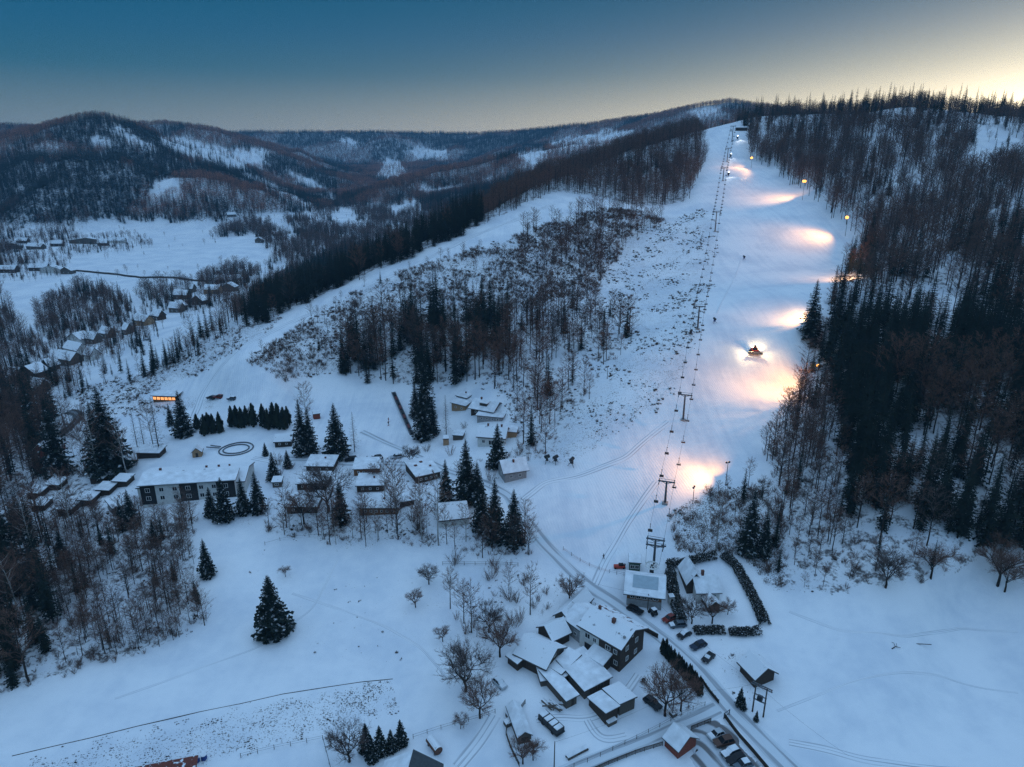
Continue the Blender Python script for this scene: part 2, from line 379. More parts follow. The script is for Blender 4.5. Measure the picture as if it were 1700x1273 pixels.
GF = np.stack([qa, qa + NV, qa + NV + 1, qa + 1], 1)
gme = mesh_from('ground', np.stack([XX, YY, Zs], -1).reshape(-1, 3), GF, None)
at = gme.attributes.new('zone', 'FLOAT_COLOR', 'POINT')
at.data.foreach_set('color', np.stack([ZL, ZR, ZG, np.ones_like(ZL)], -1).astype(np.float32).ravel())
def ground_material():
    m = bpy.data.materials.new('snowy_ground'); m.use_nodes = True
    t = m.node_tree; b = t.nodes['Principled BSDF']; L = t.links.new
    def n(k, **a):
        x = t.nodes.new(k)
        for p, v in a.items(): setattr(x, p, v)
        return x
    def mr(src, a, b_, c=0., d=1.):
        x = n('ShaderNodeMapRange'); x.interpolation_type = 'SMOOTHSTEP'
        for i, v in zip((1, 2, 3, 4), (a, b_, c, d)):
            if isinstance(v, (int, float)): x.inputs[i].default_value = v
            else: L(v, x.inputs[i])
        L(src, x.inputs[0]); return x.outputs[0]
    def mth(op, a, b_=None, c=None):
        x = n('ShaderNodeMath', operation=op)
        for i, v in enumerate((a, b_, c)):
            if v is None: continue
            if isinstance(v, (int, float)): x.inputs[i].default_value = v
            else: L(v, x.inputs[i])
        return x.outputs[0]
    def noise(scale, detail=3., rough=.55, vec=None):
        x = n('ShaderNodeTexNoise'); x.inputs['Scale'].default_value = scale; x.inputs['Detail'].default_value = detail; x.inputs['Roughness'].default_value = rough
        L(vec or geo.outputs['Position'], x.inputs['Vector']); return x.outputs['Fac']
    geo = n('ShaderNodeNewGeometry')
    av = n('ShaderNodeAttribute', attribute_name='zone'); sp = n('ShaderNodeSeparateColor'); L(av.outputs['Color'], sp.inputs[0])
    lit, rou, gro = sp.outputs[0], sp.outputs[1], sp.outputs[2]
    big = noise(.05, 5.); mid = noise(.35, 4.); fine = noise(1.3, 3., .6); grain = noise(2.9, 3., .6)
    # leaf litter patches
    ed = mth('SUBTRACT', .74, mth('MULTIPLY', lit, .33))
    mixn = mth('ADD', mth('MULTIPLY', mid, .55), mth('ADD', mth('MULTIPLY', fine, .3), mth('MULTIPLY', big, .15)))
    li = mr(mixn, mth('SUBTRACT', ed, .05), mth('ADD', ed, .07))
    # grass tussocks
    ed2 = mth('SUBTRACT', .72, mth('MULTIPLY', rou, .26))
    mix2 = mth('ADD', mth('MULTIPLY', grain, .66), mth('ADD', mth('MULTIPLY', fine, .12), mth('MULTIPLY', mid, .22)))
    tu = mr(mix2, mth('SUBTRACT', ed2, .015), mth('ADD', ed2, .05))
    base = n('ShaderNodeMix', data_type='RGBA'); base.inputs[6].default_value = (.66, .70, .76, 1); base.inputs[7].default_value = (.85, .86, .88, 1)
    ms = n('ShaderNodeMapping'); ms.inputs['Scale'].default_value = (.42, .018, .1); ms.inputs['Rotation'].default_value = (0, 0, R(16)); L(geo.outputs['Position'], ms.inputs[0])
    streak = noise(1., 3., .6, ms.outputs[0])
    L(mr(mth('ADD', mth('MULTIPLY', big, .55), mth('ADD', mth('MULTIPLY', mid, .15), mth('MULTIPLY', mth('ADD', mth('MULTIPLY', mth('SUBTRACT', streak, .5), mth('ADD', mth('MULTIPLY', gro, .85), .15)), .5), .30))), .36, .60), base.inputs[0])
    m1 = n('ShaderNodeMix', data_type='RGBA'); L(base.outputs[2], m1.inputs[6]); m1.inputs[7].default_value = (.060, .045, .040, 1); L(mth('MULTIPLY', li, .88), m1.inputs[0])
    m2 = n('ShaderNodeMix', data_type='RGBA'); L(m1.outputs[2], m2.inputs[6]); m2.inputs[7].default_value = (.11, .085, .065, 1); L(mth('MULTIPLY', tu, .85), m2.inputs[0])
    L(m2.outputs[2], b.inputs['Base Color'])
    b.inputs['Roughness'].default_value = .55; b.inputs['Specular IOR Level'].default_value = .2
    # surface relief
    hgt = mth('ADD', mth('MULTIPLY', mid, .5), mth('MULTIPLY', fine, .22))
    wv = n('ShaderNodeTexWave'); wv.inputs['Scale'].default_value = .35; wv.inputs['Distortion'].default_value = 1.2; wv.inputs['Detail'].default_value = 1
    mp = n('ShaderNodeMapping'); mp.inputs['Rotation'].default_value = (0, 0, R(-14)); L(geo.outputs['Position'], mp.inputs[0]); L(mp.outputs[0], wv.inputs[0])
    hgt = mth('ADD', hgt, mth('MULTIPLY', mth('MULTIPLY', wv.outputs['Fac'], gro), .12))
    hgt = mth('ADD', hgt, mth('MULTIPLY', mth('ADD', tu, li), .35))
    bp = n('ShaderNodeBump'); bp.inputs['Strength'].default_value = .5; bp.inputs['Distance'].default_value = .6; L(hgt, bp.inputs['Height']); L(bp.outputs[0], b.inputs['Normal'])
    return m
gme.materials.append(ground_material())
tag(link('ground', gme), kind='structure')
# ------------------------------------------------------------------ plants: meshes of height 1
def pts_mesh(name, V, F, mats, mi):
    me = bpy.data.meshes.new(name); me.from_pydata([tuple(v) for v in V], [], F)
    for m in mats: me.materials.append(m)
    me.polygons.foreach_set('material_index', np.array(mi, np.int32)); me.update()
    return me
class Shape:
    def __init__(s): s.V, s.F, s.I = [], [], []
    def tube(s, pts, rad, sides=5, mi=0):
        n0 = len(s.V)
        for k, (p, r) in enumerate(zip(pts, rad)):
            p = Vector(p)
            d = (Vector(pts[min(k + 1, len(pts) - 1)]) - Vector(pts[max(k - 1, 0)])).normalized()
            x = d.orthogonal().normalized(); y = d.cross(x)
            for i in range(sides):
                a = 2 * math.pi * i / sides
                s.V.append(p + (x * math.cos(a) + y * math.sin(a)) * r)
        for k in range(len(pts) - 1):
            for i in range(sides):
                a, b = n0 + k * sides + i, n0 + k * sides + (i + 1) % sides
                s.F.append((a, b, b + sides, a + sides)); s.I.append(mi)
    def tri(s, a, b, c, mi=0):
        n = len(s.V); s.V += [a, b, c]; s.F.append((n, n + 1, n + 2)); s.I.append(mi)
    def sliver(s, a, b, w, mi=0):
        a, b = Vector(a), Vector(b); d = b - a
        x = d.cross(Vector((random.uniform(-1, 1), random.uniform(-1, 1), random.uniform(-1, 1)))).normalized() * w
        s.tri(a + x, a - x, b, mi)
    def join(s, o):
        n = len(s.V); s.V += o.V; s.F += [tuple(i + n for i in f) for f in o.F]; s.I += o.I
    def mesh(s, name, mats): return pts_mesh(name, s.V, s.F, mats, s.I)

NEEDLE = mat('spruce_needles', (.015, .023, .019), .8, vary=.5, scale=6, snow=.10, snow_scale=9., up=.6, spec=.04)
NEEDLE_SNOW = mat('snow_dusted_needles', (.014, .021, .018), .8, vary=.5, scale=6, snow=.26, snow_scale=16., up=.5, spec=.04)
THUJA = mat('thuja_foliage', (.022, .030, .022), .8, vary=.4, scale=8, spec=.04)
BARK = mat('dark_bark', (.034, .027, .023), .85, vary=.3, scale=10, spec=.04)
TWIG = mat('brown_twigs', (.165, .093, .072), .85, spec=.04)
TWIG_RED = mat('reddish_twigs', (.18, .096, .072), .85, spec=.04)
TWIG_GREY = mat('grey_twigs', (.115, .085, .078), .85, spec=.04)
BIRCH = mat('birch_bark', (.34, .32, .30), .7, vary=.6, scale=14)
FARTWIG = mat('far_red_brown_twigs', (.50, .20, .125), .9, spec=.04)
SHRUBM = mat('red_brown_brush', (.17, .095, .072), .9, spec=.04)
SHRUBG = mat('grey_brown_brush', (.13, .092, .078), .9, spec=.04)
LARCHM = mat('larch_twigs', (.085, .062, .048), .85, spec=.04)

def spruce(seed, width=.16, whorls=24, per=8, base=.06, detail=3, gap=.0, top_bare=0.):
    random.seed(seed); T, C = Shape(), Shape()
    T.tube([(0, 0, -.03), (0, 0, .5), (0, 0, .985)], [.011, .007, .0012], 5, 0)
    for k in range(whorls):
        f = k / (whorls - 1); z = base + (1 - base - .012) * (1 - (1 - f) ** 1.15)
        r = width * ((1 - z) / (1 - base)) ** .82 * random.uniform(.82, 1.1) + .006
        if z < base + .12: r *= .75 + 2 * (z - base)
        n = max(4, int(per * (.55 + .45 * (1 - f))))
        a0 = random.uniform(0, 6.3)
        for i in range(n):
            if random.random() < gap: continue
            a = a0 + 6.283 * i / n + random.uniform(-.3, .3)
            l = r * random.uniform(.65, 1.18)
            dx, dy = math.cos(a), math.sin(a)
            zz = z + random.uniform(-.012, .012)
            dr = random.uniform(.25, .6) * (1 - .75 * f)
            P = [Vector((dx * l * t, dy * l * t, zz - dr * l * (t ** 1.5) + .13 * l * max(0, t - .7) * 3)) for t in np.linspace(.04, 1, detail + 1)]
            sd_ = Vector((-dy, dx, 0)); wd = l * random.uniform(.30, .44)
            for s in range(detail):
                w0 = wd * (1.05 - .75 * s / detail)
                for sg in (1, -1):
                    out = P[s] * .35 + P[s + 1] * .65 + sd_ * sg * w0 + Vector((0, 0, -w0 * random.uniform(.15, .7)))
                    C.tri(P[s], out, P[s + 1], 1)
            C.tri(P[-2] - sd_ * wd * .2, P[-2] + sd_ * wd * .2, P[-1] * 1.03 + Vector((0, 0, -.1 * l * (1 - f))), 1)
    C.tri(Vector((.004, 0, .95)), Vector((-.004, .003, .95)), Vector((0, 0, 1.0)), 1)
    return T, C
def bare(seed, spread=.2, base=.3, limbs=18, twigs=12, fork=False, width=.0011, lean=.0, tw=.05, up=.9):
    """leafless broadleaf: trunk, rising limbs, twigs as fine tapering strips"""
    random.seed(seed); T, C = Shape(), Shape()
    sx, sy = random.uniform(-lean, lean), random.uniform(-lean, lean)
    axis = [Vector((sx * t * t + random.uniform(-.006, .006), sy * t * t + random.uniform(-.006, .006), -.03 + 1.0 * t)) for t in np.linspace(0, 1, 8)]
    T.tube(axis, [.0115 * (1 - .93 * t) + .0006 for t in np.linspace(0, 1, 8)], 5, 0)
    for k in range(limbs):
        t = base + (1 - base) * ((k + random.random()) / limbs) * .96
        i = t * 7; p = axis[int(i)].lerp(axis[min(7, int(i) + 1)], i - int(i))
        a = k * 2.4 + random.uniform(-.5, .5)
        shape = math.sin(math.pi * min(1, (t - base) / (1 - base) * .8 + .2)) ** .7
        l = spread * random.uniform(.7, 1.25) * (.35 + shape)
        d = Vector((math.cos(a), math.sin(a), random.uniform(.55, 1.15) * up)).normalized()
        q = p + d * l * .5 + Vector((0, 0, .02 * l)); e = q + (d + Vector((random.uniform(-.3, .3), random.uniform(-.3, .3), random.uniform(.0, .5)))).normalized() * l * .5
        C.tube([p, q, e], [.0042 * (1.1 - t) + .0012, .0022, .0006], 3, 0)
        for j in range(twigs):
            s = random.uniform(.2, 1); b = p.lerp(q, s * 2) if s < .5 else q.lerp(e, s * 2 - 1)
            dd = (d + Vector((random.uniform(-1, 1), random.uniform(-1, 1), random.uniform(-.4, .9)))).normalized()
            ln = l * random.uniform(.25, .6) * (1.15 - .5 * s)
            b2 = b + dd * ln
            C.sliver(b, b2, width * 1.5, 1)
            for _ in range(3):
                c = b.lerp(b2, random.uniform(.25, .95))
                d3 = (dd + Vector((random.uniform(-1, 1), random.uniform(-1, 1), random.uniform(-.5, .8)))).normalized()
                C.sliver(c, c + d3 * ln * random.uniform(.3, .7), width, 1)
    return T, C
def broad(seed, trunk=.2, levels=4, width=.0019, open_=.8):
    """broad-crowned solitary tree: recursive forks ending in sprays of fine twigs"""
    random.seed(seed); T, C = Shape(), Shape()
    T.tube([(0, 0, -.03), (random.uniform(-.01, .01), 0, trunk * .5), (random.uniform(-.02, .02), .0, trunk)], [.021, .017, .014], 6, 0)
    def rv(a=1.): return Vector((random.uniform(-a, a), random.uniform(-a, a), random.uniform(-.45 * a, .6 * a)))
    def grow(p, d, l, r, lev):
        q = p + d * l * .5 + rv(.06) * l; e = q + (d + Vector((0, 0, .1))).normalized() * l * .5
        if lev > 1: C.tube([p, q, e], [r, r * .75, r * .5], 4 if lev > 2 else 3, 0)
        else:
            C.sliver(p, e, width, 1)
            for _ in range(5):
                b = p.lerp(e, random.uniform(.1, .9)); C.sliver(b, b + (d + rv()).normalized() * l * random.uniform(.35, .8), width * .75, 1)
            return
        n = random.choice((4, 5, 5)) if lev > 2 else 8
        for i in range(n):
            t = random.uniform(.3, 1); b = p.lerp(q, t * 2) if t < .5 else q.lerp(e, t * 2 - 1)
            grow(b, (d * .8 + rv() * open_).normalized(), l * random.uniform(.55, .8), r * .5, lev - 1)
    for i in range(5):
        a = i * 1.257 + random.uniform(-.4, .4)
        grow(Vector((0, 0, trunk * random.uniform(.8, 1.))), Vector((math.cos(a) * .6, math.sin(a) * .6, random.uniform(.6, 1.2))).normalized(), .27, .009, levels)
    z = max(v[2] for v in C.V)
    for S_ in (T, C): S_.V = [Vector(v) / z for v in S_.V]
    return T, C
def larch(seed):
    random.seed(seed); T, C = Shape(), Shape()
    T.tube([(0, 0, -.03), (0, 0, .5), (0, 0, .99)], [.010, .006, .001], 5, 0)
    for k in range(150):
        z = .1 + .88 * (k / 150); l = .17 * (1 - z) ** .8 * random.uniform(.6, 1.2) + .01; a = k * 2.4
        e = Vector((math.cos(a) * l, math.sin(a) * l, z + l * random.uniform(-.1, .35)))
        C.sliver((0, 0, z), e, .0022, 1)
        for _ in range(5):
            b = Vector((0, 0, z)).lerp(e, random.uniform(.25, 1))
            C.sliver(b, b + Vector((random.uniform(-1, 1), random.uniform(-1, 1), random.uniform(-1.1, .2))) * l * .28, .0016, 1)
    return T, C
def shrub(seed, stems=16, up=1., width=.0055):
    random.seed(seed); T, C = Shape(), Shape()
    for k in range(stems):
        a = random.uniform(0, 6.3); l = random.uniform(.55, 1.0)
        b = Vector((math.cos(a), math.sin(a), 0)) * random.uniform(0, .14)
        d = Vector((math.cos(a) * random.uniform(.15, .75), math.sin(a) * random.uniform(.15, .75), up)).normalized()
        e = b + d * l
        C.tube([b - Vector((0, 0, .05)), b.lerp(e, .5), e], [.008, .006, .002], 3, 1)
        for j in range(16):
            c = b.lerp(e, random.uniform(.2, 1))
            C.sliver(c, c + (d + Vector((random.uniform(-1, 1), random.uniform(-1, 1), random.uniform(-.4, .8)))).normalized() * l * random.uniform(.15, .4), width, 1)
    return T, C
def thuja(seed, width=.16):
    random.seed(seed); T, C = Shape(), Shape()
    T.tube([(0, 0, -.04), (0, 0, .5)], [.015, .008], 5, 0)
    for k in range(420):
        z = random.random() ** .9; a = random.uniform(0, 6.283)
        r = width * (1 - z ** 2.2) ** .8 * (.8 + .35 * math.sin(a * 3 + z * 9)) * random.uniform(.75, 1.05) + .004
        p = Vector((math.cos(a) * r, math.sin(a) * r, z * .93)); s = .05 * (1.15 - z)
        t = Vector((-math.sin(a), math.cos(a), 0)) * s
        C.tri(p - t, p + t, p * 1.0 + Vector((math.cos(a) * s * .5, math.sin(a) * s * .5, s * 2.0)), 1)
        C.tri(p - t * .9 + Vector((0, 0, s)), p + t * .9 + Vector((0, 0, s)), p * .7 + Vector((0, 0, -s * .6)), 1)
    return T, C
PLANT = {}       # kind -> list of (trunk mesh, crown mesh, joined mesh)
def add_kind(kind, shapes, mats):
    L = []
    for (T, C), mm in zip(shapes, mats):
        J = Shape(); J.join(T); J.join(C)
        L.append((T.mesh(kind + '_trunk', mm) if T.V else None, C.mesh(kind + '_crown', mm), J.mesh(kind, mm)))
    PLANT[kind] = L
add_kind('spruce_tree', [spruce(11, .15, 26, 9), spruce(12, .13, 24, 8, .10), spruce(13, .17, 27, 9, .05), spruce(14, .115, 24, 8, .16, gap=.12), spruce(15, .145, 26, 9, .08, gap=.06)], [[BARK, NEEDLE]] * 5)
add_kind('fine_spruce', [spruce(21, .24, 40, 15, .02, 4), spruce(22, .20, 40, 14, .04, 4), spruce(23, .17, 42, 13, .05, 4)], [[BARK, NEEDLE_SNOW]] * 3)
add_kind('bare_tree', [bare(31, .19, .33, 24, 11, width=.0016), bare(32, .17, .4, 22, 11, lean=.05, width=.0016), bare(33, .22, .28, 26, 11, width=.0016), bare(34, .15, .36, 22, 11, lean=.03, width=.0016), bare(35, .2, .22, 26, 11, width=.0016)],
         [[BARK, TWIG_RED], [BARK, TWIG], [BARK, TWIG], [BARK, TWIG_RED], [BARK, TWIG_GREY]])
add_kind('birch_tree', [bare(41, .17, .3, 24, 14, up=.8, width=.0016), bare(42, .15, .33, 22, 14, lean=.06, width=.0016)], [[BIRCH, TWIG]] * 2)
add_kind('broadleaf_tree', [broad(51), broad(52, .16), broad(53, .24, open_=.95)], [[BARK, TWIG], [BARK, TWIG_GREY], [BARK, TWIG]])
add_kind('larch_tree', [larch(61), larch(62)], [[BARK, LARCHM]] * 2)
add_kind('shrub', [shrub(71), shrub(72, 20, .8), shrub(73, 12, 1.4), shrub(74, 26, .6)], [[BARK, SHRUBM], [BARK, SHRUBG], [BARK, SHRUBM], [BARK, SHRUBG]])
add_kind('thuja', [thuja(81), thuja(82, .2)], [[BARK, THUJA]] * 2)
# light meshes for far woods
FARK = {'spruce': [spruce(91, .15, 13, 6, .05, 2), spruce(92, .12, 13, 6, .1, 2)], 'bare': [bare(93, .2, .3, 14, 5, width=.0034), bare(94, .17, .35, 13, 5, width=.0034), bare(95, .22, .25, 14, 5, width=.0034)]}
FAR_MESH = {'spruce': [], 'bare': []}
for k_, L_ in FARK.items():
    for i_, (T, C) in enumerate(L_):
        J = Shape(); J.join(T); J.join(C)
        FAR_MESH[k_].append(J.mesh('far_' + k_, [BARK, NEEDLE] if k_ == 'spruce' else [BARK, (FARTWIG, TWIG, FARTWIG)[i_]]))

def plant(kind, x, y, h, label, cat, group=None, var=None, parts=True, fat=1.0, name=None, rz=None):
    L = PLANT[kind]; T, C, J = L[(random.randrange(len(L)) if var is None else var)]
    z = float(zat(x, y)) - .05
    nm = name or ('spruce_tree' if kind == 'fine_spruce' else kind)
    rz = random.uniform(0, 6.28) if rz is None else rz
    if parts and T is not None:
        r = link(nm, None, None, (x, y, z), rz); r.empty_display_size = .5
        link('trunk', T, r); link('crown', C, r)
    else:
        r = link(nm, J, None, (x, y, z), rz)
    r.scale = (h * fat, h * fat, h)
    return tag(r, label, cat, group)

# ------------------------------------------------------------------ geometry-node scatter for what is past counting
def scatter(name, pos, rot, scl, idx, meshes, label):
    src = bpy.data.collections.new(name + '_sources')
    for k, me in enumerate(meshes):
        src.objects.link(bpy.data.objects.new(f'{name}_source_{k:02d}', me))
    me = bpy.data.meshes.new(name); me.vertices.add(len(pos)); me.vertices.foreach_set('co', np.asarray(pos, np.float32).ravel())
    for nm, ty, dat, key in (('spin', 'FLOAT', rot, 'value'), ('size', 'FLOAT_VECTOR', scl, 'vector'), ('pick', 'INT', idx, 'value')):
        a = me.attributes.new(nm, ty, 'POINT')
        a.data.foreach_set(key, np.asarray(dat, np.int32 if ty == 'INT' else np.float32).ravel())
    o = link(name, me); tag(o, label, None, None, 'stuff')
    g = bpy.data.node_groups.new(name, 'GeometryNodeTree')
    g.interface.new_socket('Geometry', in_out='INPUT', socket_type='NodeSocketGeometry'); g.interface.new_socket('Geometry', in_out='OUTPUT', socket_type='NodeSocketGeometry')
    gi, go = g.nodes.new('NodeGroupInput'), g.nodes.new('NodeGroupOutput')
    ci = g.nodes.new('GeometryNodeCollectionInfo'); ci.inputs['Collection'].default_value = src; ci.inputs['Separate Children'].default_value = True; ci.inputs['Reset Children'].default_value = True
    ip = g.nodes.new('GeometryNodeInstanceOnPoints'); ip.inputs['Pick Instance'].default_value = True
    def attr(nm, ty):
        x = g.nodes.new('GeometryNodeInputNamedAttribute'); x.data_type = ty; x.inputs[0].default_value = nm; return x.outputs[0]
    cx = g.nodes.new('ShaderNodeCombineXYZ'); g.links.new(attr('spin', 'FLOAT'), cx.inputs[2])
    er = g.nodes.new('FunctionNodeEulerToRotation'); g.links.new(cx.outputs[0], er.inputs[0])
    g.links.new(gi.outputs[0], ip.inputs['Points']); g.links.new(ci.outputs[0], ip.inputs['Instance'])
    g.links.new(attr('pick', 'INT'), ip.inputs['Instance Index']); g.links.new(er.outputs[0], ip.inputs['Rotation']); g.links.new(attr('size', 'FLOAT_VECTOR'), ip.inputs['Scale'])
    g.links.new(ip.outputs[0], go.inputs[0])
    md = o.modifiers.new('scatter', 'NODES'); md.node_group = g
    return o

# ------------------------------------------------------------------ where the woods stand
cellA = YY ** 2 * (ug[1] - ug[0]) * (vg[1] - vg[0])
def sow(mask, per_ha):
    lam = np.where(mask, cellA * per_ha / 1e4, 0)
    n = rng.poisson(lam); k = np.nonzero(n.ravel())[0]; k = np.repeat(k, n.ravel()[k])
    i, j = k // NV, k % NV
    u = ug[i] + (rng.random(len(k)) - .5) * (ug[1] - ug[0]); v = vg[j] + (rng.random(len(k)) - .5) * (vg[1] - vg[0])
    y = np.exp(v); return u * y, y
KEEP_OUT = []      # (x, y, radius) discs kept free for buildings, cars and lifts
TREES = []         # kind, stand, x, y, h
def stand(name, mask, per_ha, mix, hr, patch=None):
    x, y = sow(mask, per_ha)
    h0 = rng.uniform(hr[0], hr[1], len(x)) * rng.uniform(.85, 1.12, len(x))
    nz = fbm(x / 35 + 11, y / 35 + 3, 3)
    cl = fbm(x / 9 + 71, y / 9 + 13, 3)
    for k in range(len(x)):
        if mix[0][0] == 'shrub' and cl[k] < .425 + .1 * (rng.random() - .5): continue
        r = rng.random() * .55 + (nz[k] - .28) * 1.05 if patch else rng.random()
        acc = 0
        for kind, wgt in mix:
            acc += wgt
            if r <= acc: break
        TREES.append((kind, name, x[k], y[k], h0[k]))
zn = lambda p, a=0, b=1e9: zone(p, a, b)
px_ = PX; cut = np.zeros(XX.shape, bool)
for p in RIGHT_GAPS: cut |= zn(p, 240, 1200)
rc = zn(RIGHT_CLEAR, 300, 1200)
pist = pz | lz
RL = zn(RIGHT_LOW, 0, 600) & ~pist
left_strip = PX < np.interp(PY, [400, 600, 760, 900, 1000], [1440, 1370, 1400, 1420, 1480])
stand('right_low', RL & ~cut & ~left_strip & (PY < 570), 340, [('spruce_tree', .42), ('bare_tree', .58)], (13, 25), True)
stand('right_low', RL & ~cut & ~left_strip & (PY >= 570) & (PY < 915), 640, [('spruce_tree', .76), ('bare_tree', .24)], (16, 26), True)
stand('right_low', RL & ~cut & ~left_strip & (PY >= 915), 260, [('spruce_tree', .2), ('bare_tree', .8)], (7, 12))
stand('right_edge', RL & left_strip & (PY < 640), 420, [('spruce_tree', .62), ('bare_tree', .38)], (9, 18))
stand('right_edge', RL & left_strip & (PY >= 640) & (PY < 915), 950, [('spruce_tree', .13), ('bare_tree', .87)], (8, 15))
stand('right_edge', RL & left_strip & (PY >= 915), 520, [('bare_tree', 1.)], (4, 9))
stand('right_edge', RL & ((left_strip & (PY > 640)) | (PY > 905)), 900, [('shrub', 1.)], (1.0, 3.0))
stand('right_low', RL & cut, 60, [('spruce_tree', .5), ('bare_tree', .5)], (10, 16))
RH = zn(RIGHT_HIGH, 300, 1100) & ~pist & (YY < 900)
stand('right_high', RH & ~cut & ~rc & (PY > 215), 400, [('spruce_tree', .17), ('bare_tree', .83)], (12, 20), True)
stand('right_high', RH & ~cut & ~rc & (PY <= 215), 90, [('spruce_tree', 1.)], (10, 24))
stand('right_high', RH & ~cut & ~rc & (PY <= 215), 200, [('bare_tree', 1.)], (9, 15))
stand('right_high', RH & (cut | rc), 55, [('spruce_tree', .4), ('bare_tree', .6)], (8, 15))
GV = zn(GROVE, 0, 600) & ~pist
stand('grove', GV & (PX < 830), 470, [('spruce_tree', .66), ('bare_tree', .34)], (15, 26), True)
stand('grove', GV & (PX >= 830) & (PX < 900), 420, [('spruce_tree', .3), ('bare_tree', .7)], (12, 20), True)
stand('grove', GV & (PX >= 900), 300, [('spruce_tree', .12), ('bare_tree', .88)], (10, 18))
stand('grove', GV, 700, [('shrub', 1.)], (.8, 2.2))
SH = zn(SHRUB_HILL, 0, 700) & ~lz
stand('shrub_hill', SH & (PX > 860) & (PY < 470), 210, [('bare_tree', 1.)], (9, 15))
stand('shrub_hill', SH & (PX <= 860), 110, [('bare_tree', .93), ('spruce_tree', .07)], (4, 9))
stand('shrub_hill', SH, 6800, [('shrub', 1.)], (.7, 2.3))
CR = zn(CREST, 300, 1000) & ~lz & ~zn(PISTE, 0, 1200) & (YY < 950)
stand('crest', CR & (PX < 800), 620, [('spruce_tree', .80), ('bare_tree', .20)], (13, 21), True)
stand('crest', CR & (PX >= 800), 450, [('spruce_tree', .16), ('bare_tree', .84)], (8, 19), True)
LW = zn(LEFT_WOOD, 0, 420)
stand('left_wood', LW & (PX < 95), 560, [('spruce_tree', .45), ('bare_tree', .50), ('birch_tree', .05)], (12, 20), True)
stand('left_wood', LW & (PX >= 95) & (PY > 850), 1250, [('bare_tree', .85), ('birch_tree', .1), ('spruce_tree', .05)], (6, 11))
stand('left_wood', LW & (PX >= 95) & (PY <= 850), 150, [('bare_tree', .8), ('birch_tree', .2)], (9, 15))
stand('left_wood', LW & (PY > 860), 2000, [('shrub', 1.)], (1.0, 2.6))
LN = zn(LINE_WOOD, 0, 400)
stand('line_wood', LN, 760, [('bare_tree', .78), ('birch_tree', .22)], (7, 15))
stand('line_wood', LN, 2400, [('shrub', 1.)], (1.0, 2.4))
BK = zn(BANK, 0, 400) & ~zn(PISTE, 0, 1200)
stand('bank', BK, 3800, [('shrub', 1.)], (1.0, 2.9))
stand('bank', BK & (PX > 1190), 380, [('bare_tree', .8), ('spruce_tree', .2)], (6, 12))
z = zn([(230,655),(330,622),(400,580),(470,527),(450,520),(330,575),(200,630),(120,650),(150,700),(300,690)], 0, 500)
stand('piste_edge', z, 1500, [('shrub', 1.)], (.7, 2.0))
vg_ = zn([(440,770),(520,770),(560,800),(700,800),(720,770),(850,790),(880,870),(700,880),(470,870)], 0, 300)
stand('village', vg_, 420, [('shrub', .72), ('bare_tree', .28)], (1.2, 7))
vg_ = zn([(30,700),(180,690),(230,760),(225,800),(190,860),(30,850)], 0, 330)
stand('left_wood', vg_, 500, [('shrub', .7), ('bare_tree', .3)], (1.2, 9))
vg_ = zn([(680,650),(880,650),(890,760),(860,800),(700,760)], 0, 330)
stand('village', vg_, 340, [('shrub', .85), ('bare_tree', .15)], (1.0, 5))
z = zn([(730,930),(860,930),(1000,1000),(930,1020),(860,1050),(830,1090),(790,1190),(760,1180),(730,1050)], 0, 300)
stand('orchard', z, 760, [('shrub', .86), ('bare_tree', .14)], (1.6, 5.0))
VT = np.zeros(XX.shape, bool)
for p in VALLEY_TREES: VT |= zn(p, 330, 2500)
stand('valley', VT & ~clear & ~LW & ~lz & (YY < 2000) & (fbm(XX / 40 + 9, YY / 40 + 4, 3) > .40), 430, [('spruce_tree', .36), ('bare_tree', .64)], (6, 17), True)
vh = zn([(-100,392),(60,398),(230,392),(260,412),(120,425),(110,455),(60,468),(-100,470)], 500, 1500) | zn([(270,480),(410,458),(440,480),(330,525),(260,530)], 400, 900) | zn([(60,545),(200,540),(240,560),(140,620),(30,650)], 300, 700)
vq = zn([(20,560),(130,545),(250,520),(270,545),(240,600),(150,660),(30,690)], 300, 700)
stand('valley', vq, 170, [('bare_tree', .6), ('spruce_tree', .4)], (5, 13))
stand('valley', vh, 150, [('bare_tree', .8), ('spruce_tree', .2)], (5, 12))
stand('valley', (Zg < 30) & (YY > 420) & (YY < 1500) & (PX < 620) & ~CR, 3, [('bare_tree', .9), ('spruce_tree', .1)], (5, 9))

